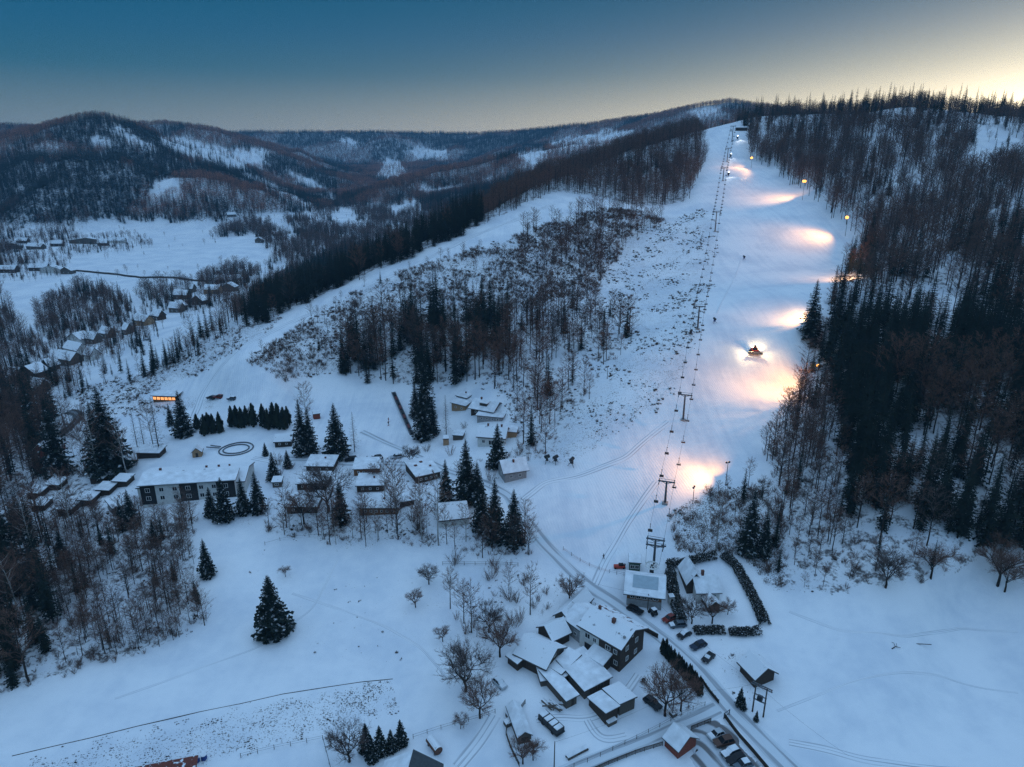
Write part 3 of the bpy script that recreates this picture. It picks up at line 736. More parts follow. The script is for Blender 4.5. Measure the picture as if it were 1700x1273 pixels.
# verge, tussocks and clods: grass too small to count
tuft = Shape(); random.seed(5)
for k in range(26):
    a = random.uniform(0, 6.28); b = Vector((math.cos(a), math.sin(a), 0)) * random.uniform(0, .35)
    tuft.sliver(b, b + Vector((math.cos(a) * random.uniform(.1, .6), math.sin(a) * random.uniform(.1, .6), random.uniform(.35, 1.))), .12, 0)
tuft2 = Shape(); random.seed(6)
for k in range(16):
    a = random.uniform(0, 6.28); b = Vector((math.cos(a) * 1.6, math.sin(a) * .5, 0)) * random.uniform(0, .6)
    tuft2.sliver(b, b + Vector((random.uniform(-.6, .6), random.uniform(-.3, .3), random.uniform(.2, .7))), .12, 0)
GRASSM = mat('dry_winter_grass', (.075, .055, .042), .9, spec=.04)
tx, ty = [], []
for msk, n in ((zn(ROUGH_PISTE, 0, 700), 1500), (zone(SHRUB_HILL, 0, 700) & ~lz, 2200), (BK, 2600), (z, 500), (zone([(230,655),(330,622),(400,580),(470,527),(450,520),(330,575),(200,630),(120,650),(150,700),(300,690)], 0, 500), 1500),
               (zone([(560,905),(740,890),(730,1080),(640,1120),(420,1100),(400,960),(440,900)], 0, 300), 130), (LN, 1500), (LW & (PY > 700), 1500), (GV, 1500), (RL & left_strip, 1200),
               (zone([(1180,1060),(1260,1070),(1280,1130),(1240,1190),(1200,1150)], 0, 300), 700), (zone([(700,770),(870,780),(880,880),(460,880),(440,800),(600,790)], 0, 300), 450)):
    cl = fbm(XX / 11 + 21, YY / 11 + 2, 4); a_, b_ = sow(msk & (cl > .5), n * 2.3); tx.append(a_); ty.append(b_)
n_grass = sum(len(a) for a in tx)
top_l, bot_l = [(20,1257),(150,1227),(330,1184),(470,1154),(600,1134),(650,1129)], [(60,1330),(250,1298),(400,1258),(520,1222),(620,1198),(662,1184)]
for k_ in range(26):      # rows of stubble along the furrows of the ploughed strip
    f_ = (k_ + .5) / 26; row = px_row = [hit(a[0] + (b[0] - a[0]) * f_, a[1] + (b[1] - a[1]) * f_) for a, b in zip(top_l, bot_l)]
    for a, b in zip(row[:-1], row[1:]):
        m_ = int((b - a).length / .3); t_ = rng.random(m_)
        xx_, yy_ = a.x + (b.x - a.x) * t_ + rng.normal(0, .06, m_), a.y + (b.y - a.y) * t_ + rng.normal(0, .06, m_)
        kp = fbm(xx_ / 2.6 + 3, yy_ / 2.6, 3) > .52; tx.append(xx_[kp]); ty.append(yy_[kp])
tx, ty = np.concatenate(tx), np.concatenate(ty)
sz = (.16 + .75 * rng.random(len(tx)) ** 2) * np.clip(ty / 220, .75, 1.25); sz[n_grass:] *= .42
scatter('grass', np.stack([tx, ty, zat(tx, ty) - .03], 1), rng.uniform(0, 6.28, len(tx)), np.stack([sz * 1.2, sz * 1.2, sz], 1), rng.integers(0, 2, len(tx)), [tuft.mesh('grass_tuft', [GRASSM]), tuft2.mesh('grass_tuft', [GRASSM])], 'dry grass tussocks and stubble poking through the snow')
# ------------------------------------------------------------------ building kit
SNOW = mat('roof_snow', (.76, .78, .81), .6, vary=.16, scale=.45)
SNOW_THIN = mat('thin_patchy_roof_snow', (.085, .08, .08), .75, vary=.3, scale=2, snow=.88, snow_scale=.55, up=.3)
WOOD = mat('dark_brown_boards', (.050, .034, .026), .8, vary=.35, scale=4)
WOOD2 = mat('orange_brown_boards', (.20, .085, .035), .75, vary=.3, scale=4)
WOOD3 = mat('weathered_boards', (.11, .09, .075), .85, vary=.35, scale=4)
PALEWOOD = mat('pale_new_boards', (.36, .22, .12), .8, vary=.2, scale=4)
REDB = mat('brick_red_boards', (.22, .055, .035), .8, vary=.3, scale=4)
WHITE = mat('white_render', (.62, .61, .58), .8, vary=.12, scale=1.2)
GREYR = mat('grey_render', (.30, .30, .30), .85, vary=.2, scale=1.2)
BLACKB = mat('black_panels', (.022, .020, .022), .6, vary=.2, scale=3)
GREENP = mat('green_painted_boards', (.045, .10, .075), .6, vary=.2, scale=3)
ROOFD = mat('dark_roof_edge', (.045, .042, .042), .7)
ROOFR = mat('red_roof_tiles', (.16, .045, .032), .75, vary=.3, scale=5, snow=.30, snow_scale=1.1, up=.3)
ROOFR2 = mat('thawing_red_roof_tiles', (.15, .06, .05), .75, vary=.3, scale=5, snow=.66, snow_scale=.7, up=.3)
ROOFG = mat('dark_grey_roofing', (.06, .065, .07), .6, vary=.2, scale=2)
PANEL = mat('pale_blue_roof_panels', (.34, .42, .47), .35, vary=.1, scale=1)
FRAMEW = mat('white_window_frame', (.72, .72, .70), .5)
GLASSD = mat('dark_window_glass', (.015, .018, .022), .12)
BRICK = mat('chimney_brick', (.14, .06, .045), .85, vary=.3, scale=8)
STEEL = mat('galvanised_steel', (.13, .14, .155), .5, metal=.5, vary=.15, scale=3)
DARKM = mat('dark_painted_metal', (.025, .028, .032), .5)
BLACK = mat('black_rubber', (.012, .012, .013), .8)
POLEW = mat('weathered_pole_wood', (.075, .062, .052), .85, vary=.3, scale=6)
REDP = mat('red_paint', (.42, .045, .025), .45)
ORANGE = mat('orange_netting', (.34, .11, .06), .7)
BLUEP = mat('blue_plastic', (.015, .05, .22), .5)
LITW = mat('lit_bar_window', (.5, .25, .1), .5, emit=(1.0, .40, .13), es=1.5)

class MB:
    def __init__(s): s.V, s.F, s.I = [], [], []
    def box(s, x0, x1, y0, y1, z0, z1, mi=0):
        n = len(s.V)
        s.V += [Vector(v) for v in ((x0,y0,z0),(x1,y0,z0),(x1,y1,z0),(x0,y1,z0),(x0,y0,z1),(x1,y0,z1),(x1,y1,z1),(x0,y1,z1))]
        for f in ((0,3,2,1),(4,5,6,7),(0,1,5,4),(1,2,6,5),(2,3,7,6),(3,0,4,7)): s.F.append(tuple(n + i for i in f)); s.I.append(mi)
        return s
    def prism(s, poly, axis, a, b, mi=0):
        """extrude polygon [(p,q)] along 'x' or 'y' from a to b"""
        n = len(s.V); m = len(poly)
        for c in (a, b):
            for p, q_ in poly: s.V.append(Vector((c, p, q_)) if axis == 'x' else Vector((p, c, q_)))
        s.F.append(tuple(n + i for i in range(m))); s.F.append(tuple(n + m + i for i in reversed(range(m)))); s.I += [mi, mi]
        for i in range(m): s.F.append((n + i, n + (i + 1) % m, n + m + (i + 1) % m, n + m + i)[::-1]); s.I.append(mi)
        return s
    def tube(s, pts, r, sides=8, mi=0, cap=True):
        n0 = len(s.V); pts = [Vector(p) for p in pts]
        rr = r if isinstance(r, (list, tuple)) else [r] * len(pts)
        x = None
        for k, p in enumerate(pts):
            d = (pts[min(k + 1, len(pts) - 1)] - pts[max(k - 1, 0)]).normalized()
            x = d.orthogonal().normalized() if x is None else (x - d * x.dot(d)).normalized()
            y = d.cross(x)
            for i in range(sides):
                a = 2 * math.pi * (i + .5) / sides; s.V.append(p + (x * math.cos(a) + y * math.sin(a)) * rr[k])
        for k in range(len(pts) - 1):
            for i in range(sides):
                a, b = n0 + k * sides + i, n0 + k * sides + (i + 1) % sides
                s.F.append((a, b, b + sides, a + sides)); s.I.append(mi)
        if cap:
            s.F.append(tuple(n0 + i for i in reversed(range(sides)))); e = n0 + (len(pts) - 1) * sides
            s.F.append(tuple(e + i for i in range(sides))); s.I += [mi, mi]
        return s
    def ball(s, c, r, mi=0, seg=10, rings=6, sz=1.):
        n0 = len(s.V); c = Vector(c)
        for k in range(rings + 1):
            t = math.pi * k / rings
            for i in range(seg):
                a = 2 * math.pi * i / seg
                s.V.append(c + Vector((math.sin(t) * math.cos(a) * r, math.sin(t) * math.sin(a) * r, math.cos(t) * r * sz)))
        for k in range(rings):
            for i in range(seg):
                a, b = n0 + k * seg + i, n0 + k * seg + (i + 1) % seg
                s.F.append((a, a + seg, b + seg, b)); s.I.append(mi)
        return s
    def mesh(s, name, mats, bevel=0.):
        me = bpy.data.meshes.new(name); me.from_pydata([tuple(v) for v in s.V], [], s.F)
        for m in (mats if isinstance(mats, (list, tuple)) else [mats]): me.materials.append(m)
        me.polygons.foreach_set('material_index', np.array(s.I, np.int32))
        b = bmesh.new(); b.from_mesh(me); bmesh.ops.recalc_face_normals(b, faces=b.faces)
        if bevel: bmesh.ops.bevel(b, geom=[e for e in b.edges if e.is_manifold and e.calc_face_angle(0) > .6], offset=bevel, segments=2, affect='EDGES', profile=.6)
        b.to_mesh(me); b.free(); me.update()
        return me
    def build(s, name, mats, parent=None, bevel=0., **k): return link(name, s.mesh(name, mats, bevel), parent, **k)
def root(name, p, rz, label, cat, group=None):
    o = link(name, None, None, p, rz); o.empty_display_size = .5
    return tag(o, label, cat, group)
def frame_of(p0, p1):
    a, b = hit(*p0), hit(*p1)
    d = b - a
    return (a + b) / 2, math.atan2(d.y, d.x), math.hypot(d.x, d.y)
def on(name, px, py, rz, label, cat, group=None, dz=0.):
    p = hit(px, py); p.z += dz
    return root(name, p, rz, label, cat, group)
WIN = {}
def window(parent, side, u, z, w_, h_, L, W, off=0., kind='window', fm=None, gm=None):
    """a framed opening on side f/b/l/r of a box L x W whose front face is y=0; u is measured along the wall"""
    key = (round(w_, 2), round(h_, 2), kind, (fm or FRAMEW).name, (gm or GLASSD).name)
    if key not in WIN:
        f = MB()
        t = .11
        f.box(-w_/2, -w_/2 + t, -.06, .02, 0, h_).box(w_/2 - t, w_/2, -.06, .02, 0, h_).box(-w_/2 + t, w_/2 - t, -.06, .02, 0, t).box(-w_/2 + t, w_/2 - t, -.06, .02, h_ - t, h_)
        if w_ > .9 and kind == 'window': f.box(-.04, .04, -.055, .02, t, h_ - t)
        g = MB().box(-w_/2 + t, w_/2 - t, -.02, .03, t, h_ - t)
        WIN[key] = (f.mesh(kind, fm or FRAMEW), g.mesh('pane', gm or GLASSD))
    fme, gme_ = WIN[key]
    loc, rz = {'f': ((u, -off, z), 0), 'b': ((u, W + off, z), math.pi), 'r': ((L/2 + off, u, z), math.pi/2), 'l': ((-L/2 - off, u, z), -math.pi/2)}[side]
    o = link(kind, fme, parent, loc, rz); link('pane' if kind == 'window' else 'door_leaf', gme_, o)
    return o
def roof_slabs(L, W, h, rise, ridge, oh, th, dz, inset=0.):
    """polygons of the roof as prisms: ridge 'x' (along the front), 'y' (into the depth), 'f' falling to the front, 'k' falling to the back, 'l' low to the side"""
    m = MB(); a = oh - inset
    if ridge == 'x':
        k = rise / (W / 2)
        pr = [(-a, h - a * k + dz), (W/2, h + rise + dz), (W + a, h - a * k + dz), (W + a, h - a * k + dz + th), (W/2, h + rise + dz + th), (-a, h - a * k + dz + th)]
        m.prism(pr, 'x', -L/2 - a, L/2 + a)
    elif ridge == 'y':
        k = rise / (L / 2)
        pr = [(-L/2 - a, h - a * k + dz), (0, h + rise + dz), (L/2 + a, h - a * k + dz), (L/2 + a, h - a * k + dz + th), (0, h + rise + dz + th), (-L/2 - a, h - a * k + dz + th)]
        m.prism(pr, 'y', -a, W + a)
    else:
        k = rise / W * (1 if ridge == 'f' else -1)
        z0 = h + (0 if ridge == 'f' else rise)
        pr = [(-a, z0 - a * k + dz), (W + a, z0 + (W + a) * k + dz), (W + a, z0 + (W + a) * k + dz + th), (-a, z0 - a * k + dz + th)]
        m.prism(pr, 'x', -L/2 - a, L/2 + a)
    return m
def house(name, p0, p1, W, h, rise, ridge, wallm, label, cat='house', oh=.5, win=None, chim=None, roofm=None, snow=True, snow_t=.22, group=None, base=None, door=None, frm=None, sunk=1.5, keep=True):
    c, rz, L = frame_of(p0, p1)
    rt = root(name, c, rz, label, cat, group)
    wl = MB()
    if ridge == 'x': wl.prism([(0, -sunk), (W, -sunk), (W, h), (W/2, h + rise), (0, h)], 'x', -L/2, L/2)
    elif ridge == 'y': wl.prism([(-L/2, -sunk), (L/2, -sunk), (L/2, h), (0, h + rise), (-L/2, h)], 'y', 0, W)
    elif ridge == 'f': wl.prism([(0, -sunk), (W, -sunk), (W, h + rise), (0, h)], 'x', -L/2, L/2)
    else: wl.prism([(0, -sunk), (W, -sunk), (W, h), (0, h + rise)], 'x', -L/2, L/2)
    wl.build('wall', wallm, rt)
    if base: MB().box(-L/2 - .05, L/2 + .05, -.05, W + .05, -sunk, base).build('plinth', GREYR, rt)
    rf = roof_slabs(L, W, h, rise, ridge, oh, .14, .004).build('roof', roofm or ROOFD, rt)
    if snow: roof_slabs(L, W, h, rise, ridge, oh, snow_t, .15, .04).build('snow_cover', SNOW_THIN if sum(map(ord, label)) % 3 == 0 else SNOW, rf, .07)
    zr = lambda u, v: h + (rise * (1 - abs(v - W/2) / (W/2)) if ridge == 'x' else rise * (1 - abs(u) / (L/2)) if ridge == 'y' else rise * v / W if ridge == 'f' else rise * (1 - v / W))
    for u, v, s, hh in (chim or []):
        z = zr(u * L, v * W)
        m = MB().box(-s/2, s/2, -s/2, s/2, -.3, hh).box(-s/2 - .06, s/2 + .06, -s/2 - .06, s/2 + .06, hh, hh + .1)
        m.build('chimney', BRICK, rf, loc=(u * L, v * W, z))
    for s, u, z, ww, hh in (win or []):
        window(rt, s, u * (L if s in 'fb' else W), z, ww, hh, L, W, fm=frm)
    for s, u, ww, hh in (door or []):
        window(rt, s, u * (L if s in 'fb' else W), .05, ww, hh, L, W, kind='door', fm=WOOD3, gm=WOOD)
    if keep:
        cc, sn = math.cos(rz), math.sin(rz)
        for i in np.linspace(-.5, .5, max(2, int(L / 5) + 1)):
            for v in np.linspace(0, 1, max(2, int(W / 5) + 1)):
                x, y = i * L, v * W
                KEEP_OUT.append((c.x + cc * x - sn * y, c.y + sn * x + cc * y, 4.2))
    return rt, L
wn = lambda side, n, z, ww, hh, a=-.42, b=.42: [(side, a + (b - a) * (k + .5) / n, z, ww, hh) for k in range(n)]

# ------------------------------------------------------------------ hotel
ht, HL = house('hotel', (233, 840), (408, 818), 15, 5.4, 1.9, 'x', WHITE, 'long white hotel with black panels and snowy roof above the brown wood', 'hotel', oh=.4, chim=[(-.36, .6, .7, 1.0), (.08, .62, .6, .9), (.2, .62, .6, .9), (.3, .66, .5, .8)], base=.6)
fl, f0 = 29.5, -.5
blk = MB().box(-fl/2 + f0, fl/2 + f0, -1.9, 3.2, -2.5, 7.0).build('front_block', WHITE, ht)
MB().prism([(-2.5, 7.05), (4.6, 8.3), (4.6, 8.42), (-2.5, 7.17)], 'x', -fl/2 + f0 - .6, fl/2 + f0 + .6).build('front_roof', ROOFD, ht)
MB().prism([(-2.45, 7.18), (4.55, 8.43), (4.55, 8.65), (-2.45, 7.4)], 'x', -fl/2 + f0 - .55, fl/2 + f0 + .55).build('front_roof_snow', SNOW, ht)
for a, b in ((0, .155), (.41, .60), (.80, 1.0)):
    MB().box(-fl/2 + f0 + a * fl, -fl/2 + f0 + b * fl, -1.96, -1.85, 0.2, 6.75).build('black_panel', BLACKB, ht)
for u in (.075, .22, .36, .50, .64, .775, .90):
    for z in (1.6, 4.5):
        blackp = u < .155 or .41 < u < .6 or u > .8
        o = window(ht, 'f', -fl/2 + f0 + u * fl, z, 1.5, 1.5, HL, 15, off=1.96 if blackp else 1.9)
for u in (.42, .5, .58): window(ht, 'f', -fl/2 + f0 + u * fl, -.9, 1.6, 1.2, HL, 15, off=1.9)
for u in (-.3, -.1, .1, .26, .4): MB().box(u * HL - .3, u * HL + .3, 4.3, 5.0, 7.0, 8.6 if abs(u) < .2 else 8.4).build('roof_vent', DARKM, ht)
house('annex', (191, 857), (218, 842), 6, 2.2, .8, 'f', GREYR, 'low grey annex at the near corner of the long hotel', 'annex')

# ------------------------------------------------------------------ village chalets
G1 = 'holiday chalets below the snowy nursery slope'
W3 = lambda n=3: wn('f', n, .9, .8, .8)
house('chalet', (509, 784), (553, 784), 6.5, 2.4, 1.0, 'f', WOOD, 'dark chalet with snowy roof beside the black parked car', 'chalet', group=G1, win=W3(), chim=[(.1, .7, .5, .7)])
house('chalet', (494, 814), (542, 813), 6.5, 2.4, 1.0, 'f', WOOD, 'dark chalet with a chimney, middle of the column of three', 'chalet', group=G1, win=W3(4), chim=[(.05, .6, .5, .8)])
house('chalet', (477, 853), (526, 852), 7, 2.4, 1.0, 'f', WOOD, 'dark chalet lowest in the column of three above the field', 'chalet', group=G1, win=W3())
house('chalet', (588, 790), (629, 788), 6.5, 2.5, 1.0, 'f', WOOD2, 'bright orange brown chalet just below the row of parked cars', 'chalet', group=G1, win=W3(4))
house('chalet', (593, 818), (637, 816), 6.5, 2.5, 1.0, 'f', WOOD, 'dark brown chalet directly below the bright orange one', 'chalet', group=G1, win=W3(), chim=[(.1, .6, .5, .8)])
house('chalet', (598, 856), (661, 853), 7, 2.5, 1.0, 'f', WOOD2, 'long rust brown chalet above the belt of bare trees', 'chalet', group=G1, win=W3(6), chim=[(.1, .6, .5, .7)])
house('shed', (665, 843), (688, 838), 4, 2.0, .6, 'f', WOOD, 'low dark shed at the end of the long rust brown chalet', 'shed')
house('restaurant', (692, 803), (731, 794), 11, 2.6, 1.0, 'f', WOOD, 'broad brown restaurant with several roof vents by the bare birch', 'restaurant', win=W3(4), chim=[(-.25, .6, .9, .5), (.05, .75, .9, .5), (.28, .4, .6, .6)])
house('gabled_house', (838, 802), (874, 793), 7, 3.8, 2.6, 'x', GREYR, 'grey house with steep snowy roof beside the foot of the piste', 'house', oh=.8, win=[('l', .5, 1.2, 1., 1.1), ('l', .5, 3.8, .9, .9), ('f', -.2, 1.2, 1., 1.1), ('f', .2, 1.2, 1, 1.1)], chim=[(0, .35, .6, 1.)])
house('big_barn', (730, 876), (778, 870), 11, 2.4, 2.6, 'x', WHITE, 'pale barn with broad snowy roof among tall spruces', 'barn')
house('white_house', (793, 742), (838, 740), 9, 3.6, 2.6, 'x', WHITE, 'white house with snowy gable roof behind the tall spruces', 'house', win=[('f', -.28, 1.2, 1.2, 1.3), ('f', .0, .6, 2., 1.9), ('f', .3, 1.2, 1.2, 1.3), ('l', .5, 1.2, 1, 1.2)], chim=[(-.2, .5, .6, 1.), (.3, .5, .6, 1.)])
house('flat_roofed_house', (792, 702), (834, 699), 5, 2.3, .3, 'f', GREYR, 'low flat roofed house behind the white gabled house', 'house', win=W3(4))
dm, _ = house('dormer_chalet', (782, 690), (818, 690), 9, 2.8, 2.2, 'x', WOOD, 'dark chalet with a dormer in its snowy roof, at the wood edge', 'chalet', oh=.9, win=W3(3), chim=[(-.25, .5, .6, 1.)])
MB().box(-1.6, 1.6, 1.2, 4, 3.2, 5.0).build('dormer', WOOD, dm); MB().box(-1.9, 1.9, .9, 4.4, 5.003, 5.25).build('dormer_snow', SNOW, dm)
house('log_chalet', (750, 682), (773, 681), 8, 2.8, 1.6, 'f', PALEWOOD, 'pale wooden chalet half hidden behind the leafless larch', 'chalet', win=W3(2))
house('log_chalet', (758, 668), (775, 667), 6, 2.4, 1., 'f', WOOD, 'small dark chalet furthest back at the wood edge', 'chalet', win=W3(2), chim=[(0, .5, .5, .8)])
house('wooden_hut', (736, 740), (745, 739), 2.5, 2.6, .4, 'f', PALEWOOD, 'narrow pale wooden hut beside the end of the conveyor', 'hut', oh=.2)
house('wooden_hut', (752, 731), (768, 730), 3.5, 1.9, .5, 'f', WOOD3, 'low weathered hut between conveyor and white house', 'hut', oh=.3)
house('wooden_shed', (841, 727), (857, 726), 4, 2.3, .7, 'f', PALEWOOD, 'small pale wooden shed beside the white gabled house', 'shed', oh=.3)
house('red_hut', (521, 696), (532, 695), 2.6, 2.2, .4, 'f', REDB, 'tiny red hut at the edge of the nursery slope', 'hut', oh=.2)
house('cabin', (457, 743), (484, 741), 6, 2.3, 1.7, 'x', WOOD, 'small dark cabin with steep snowy roof behind the round track', 'cabin', win=W3(2))
house('kiosk', (453, 810), (467, 809), 3, 2.0, .5, 'f', WOOD3, 'small kiosk under the dark spruce near the hotel', 'kiosk', oh=.4, win=[('f', 0, .9, 1.4, .7)])
house('chapel_hut', (320, 760), (335, 758), 3.2, 2.2, 1.5, 'y', PALEWOOD, 'little gabled wooden hut behind the hotel roof', 'hut', oh=.4, door=[('f', 0, .9, 1.7)])
house('open_shed', (228, 762), (265, 760), 5, 2.3, .7, 'f', WOOD, 'long dark shed behind the hotel near the tall spruce', 'shed')
house('red_house', (57, 768), (84, 765), 10, 4.2, 3.2, 'y', REDB, 'red boarded house with steep roof hidden in the brown wood', 'house', win=[('f', -.2, 1.2, 1, 1.1), ('f', .2, 1.2, 1, 1.1)])
GG = 'small dark cabins in the wood beside the hotel'
for k, (x, y, lab) in enumerate([(162, 802, 'behind the pale birch'), (200, 808, 'closest to the hotel wall'), (171, 822, 'between two others by the hotel'), (88, 813, 'deepest among the trunks'), (57, 827, 'at the dark spruces'), (64, 848, 'lowest on the dark side of the wood'), (108, 855, 'in the middle of the lowest row'), (141, 839, 'just above the brown scrub')]):
    house('garden_cabin', (x - 11, y + 2), (x + 11, y), 4.5, 2.2, .6, 'f', WOOD, 'small dark cabin with flat snowy roof ' + lab, 'cabin', group=GG, oh=.4)
# curved lit bar
br, bl = house('ski_bar', (255, 668), (292, 665), 4.5, 2.7, .4, 'f', WOOD2, 'long wooden ski bar with glowing orange windows', 'bar', oh=.7)
for k in range(6): window(br, 'f', (-.42 + .168 * k) * bl, .7, bl * .15, 1.5, bl, 4.5, fm=WOOD2, gm=LITW)

# ------------------------------------------------------------------ farm
fh, FL = house('farmhouse', (962, 1071), (1028, 1116), 10, 6.6, 2.3, 'x', WOOD, 'big two storey farmhouse, dark boards with one pale plastered half', 'farmhouse', oh=.7, chim=[(.08, .42, .8, 1.3), (-.38, .6, .6, 1.2)],
      win=[('f', .2, 4.0, 1.5, 1.3), ('f', .2, 1.1, 1.3, 1.2), ('f', .38, 4., 1.1, 1.3), ('f', .40, 1.0, 1.1, 1.3), ('r', .28, 4.2, 1.2, 1.4), ('r', .68, 4.4, 1.2, 1.4), ('r', .66, 1.2, 1.2, 1.3), ('r', .3, 1.2, 1.1, 1.3), ('r', .5, 7.0, .7, .7)],
      door=[('f', -.22, 2.6, 2.6)], roofm=ROOFD)
MB().box(-FL/2 + .02, -.02 * FL, -.08, .06, -1, 6.2).build('plastered_wall', WHITE, fh)
window(fh, 'f', -.3 * FL, 4.0, 1.6, 1.5, FL, 10, off=.09); window(fh, 'f', -.12 * FL, 4.0, 1.1, 1.3, FL, 10, off=.09)
window(fh, 'f', -.26 * FL, .1, 2.6, 2.5, FL, 10, off=.09, kind='door', fm=WOOD3, gm=BLACKB)
MB().prism([(5.6, 8.75), (11.0, 6.35), (11.0, 6.55), (5.6, 8.96)], 'x', -FL/2 - .2, FL/2 + .6).build('tiled_slope', ROOFR2, fh)
pc = MB().box(-2.4, 2.4, -3.4, -3.2, -1, 2.5).box(-2.4, -2.2, -3.2, -.1, -1, 2.5).box(2.2, 2.4, -3.2, -.1, -1, 2.5)
po = pc.build('porch', WOOD, fh, loc=(.1 * FL, 0, 0)); MB().prism([(-3.9, 2.4), (-.12, 3.5), (-.12, 3.8), (-3.9, 2.7)], 'x', -2.8, 2.8).build('porch_roof', SNOW, po)
MB().tube([(0, 0, 0), (0, 0, .5)], .04, 6).ball((0, -.15, .6), .4, sz=.9).build('satellite_dish', GREYR, fh, loc=(FL * .46, 2.2, 7.7))
house('farm_wing', (936, 1046), (962, 1068), 9, 4.0, 2.0, 'x', GREYR, 'grey farm wing joining the farmhouse to the upper barn', 'farm wing', win=wn('f', 2, 1.2, 1, 1))
house('upper_barn', (921, 1036), (945, 1048), 12, 3.0, 2.0, 'y', WOOD3, 'weathered upper barn with broad snowy roof behind the farm wing', 'barn')
house('small_barn', (917, 1079), (945, 1064), 6, 2.8, 2.2, 'x', WOOD, 'small dark barn with steep snowy roof in the farmyard', 'barn')
house('long_barn', (857, 1101), (905, 1127), 8.5, 3.2, 2.4, 'x', WOOD3, 'long weathered barn with a big snowy gable roof', 'barn', oh=.7, door=[('f', .05, 3., 2.4), ('f', -.2, 2.6, 2.3)], win=[('r', .5, 3.4, 1., .9)])
house('lean_to', (843, 1101), (859, 1114), 5, 2.2, .9, 'f', WOOD, 'lean-to with snowy roof against the far end of the long barn', 'lean-to')
house('barn_annex', (914, 1121), (931, 1133), 7, 2.5, .8, 'f', WOOD3, 'snow roofed annex at the near gable of the long barn', 'annex')
house('machine_shed', (970, 1161), (1012, 1137), 10, 2.5, 1.1, 'f', WOOD3, 'broad machine shed with one large snowy roof and dark doors', 'shed', door=[('f', .3, 3, 2.2), ('f', .08, 2.4, 2.1), ('f', -.15, 2.4, 2.1)])
house('workshop', (940, 1177), (957, 1168), 10, 2.5, .6, 'f', WOOD3, 'narrow workshop in two snow roofed steps beside the machine shed', 'workshop', door=[('f', .1, 1., 2.)])
house('store_shed', (937, 1134), (957, 1122), 5, 2.0, .5, 'f', WOOD, 'low store between annex and machine shed', 'shed')
house('log_shelter', (898, 1140), (916, 1137), 3.5, 1.6, .8, 'f', WOOD3, 'open log shelter with sagging snowy roof beside the workshop', 'shelter', oh=.3)
house('yard_shed', (1005, 1203), (1025, 1192), 6, 2.5, .8, 'k', WOOD, 'brown yard shed with snowy roof and a snowy bench in front', 'shed', oh=.4)
house('garage', (1028, 1188), (1053, 1176), 6, 2.3, .9, 'k', WOOD3, 'weathered garage joined to the brown yard shed', 'garage', oh=.4)
house('greenhouse', (860, 1236), (882, 1231), 9, 1.9, 1.1, 'y', WOOD3, 'long rounded shed with snowy roof by the sunken lane', 'shed', oh=.25, door=[('f', 0, 1.8, 1.7)])
house('roadside_shed', (1103, 1238), (1125, 1260), 5.5, 2.4, 2.0, 'x', REDB, 'red boarded roadside shed with a sharp snowy gable', 'shed', oh=.5)
house('hay_barn', (1228, 1114), (1252, 1142), 5.5, 2.8, 2.0, 'x', WOOD, 'dark hay barn with gable roof alone beside the cart road', 'barn', oh=.7)
lb, LL = house('lift_building', (1040, 1004), (1097, 1013), 9.5, 4.4, 2.4, 'x', WOOD2, 'brown lift building with pale roof panels below the bullwheel', 'lift building', oh=1.0, win=wn('f', 5, 2.6, 1.3, 1.1), door=[('f', .0, 1.6, 2.1), ('f', .3, 1.2, 2.)])
MB().box(-LL/2 - .06, LL/2 + .06, -.08, 9, -1.5, 2.3).build('stone_base', GREYR, lb)
k_ = 2.4 / 4.75
MB().prism([(1.0, 4.4 + 1.0 * k_ + .40), (4.4, 4.4 + 4.4 * k_ + .40), (4.4, 4.4 + 4.4 * k_ + .46), (1.0, 4.4 + k_ + .46)], 'x', -LL * .36, LL * .38).build('roof_panel', PANEL, lb)
gh, GL = house('garden_house', (1156, 1000), (1194, 996), 8, 2.9, 2.6, 'x', WHITE, 'small pale house inside the walled hedge garden', 'house', oh=.5, win=[('f', -.25, 1., 1.1, 1.1), ('f', .25, 1., 1.1, 1.1)], chim=[(-.12, .5, .7, 1.5)])
MB().prism([(-2.2, -1), (2.2, -1), (2.2, 3), (0, 6.4), (-2.2, 3)], 'y', 3.5, 12).build('cross_wing', WOOD, gh, loc=(-GL * .42, 0, 0))
MB().prism([(-2.6, 2.9), (0, 6.6), (2.6, 2.9), (2.6, 3.1), (0, 6.85), (-2.6, 3.1)], 'y', 3.2, 12.3).build('cross_roof', SNOW, gh, loc=(-GL * .42, 0, 0))
house('garden_gazebo', (1176, 1017), (1194, 1014), 5, 2.0, 1.2, 'y', WOOD, 'dark gazebo with pointed snowy roof in front of the garden house', 'gazebo', oh=.6)
house('operator_hut', (1044, 949), (1062, 951), 3.4, 3.2, .5, 'f', GREENP, 'green lift operator hut beside the bullwheel', 'hut', oh=.3, win=[('f', -.22, 1.2, 1.2, 1.2), ('f', .22, 1.2, 1.2, 1.2), ('r', .5, 1.2, 1.4, 1.2)])
house('ticket_booth', (1111, 1005), (1119, 1004), 1.3, 2.3, .2, 'f', WHITE, 'slim white booth beside the brown lift building', 'booth', oh=.1, door=[('f', 0, .7, 1.9)])
house('red_roofed_shed', (216, 1352), (318, 1330), 7, 2.3, 1.2, 'f', WOOD, 'long shed with bare red tiled roof at the bottom edge', 'shed', roofm=ROOFR, snow=False)
bh, BL = house('bungalow', (618, 1368), (715, 1378), 11, 3.2, 3.0, 'y', WHITE, 'white bungalow with one dark bare roof slope behind the spruces', 'bungalow', oh=.5, chim=[(.2, .6, .7, 1.2)])
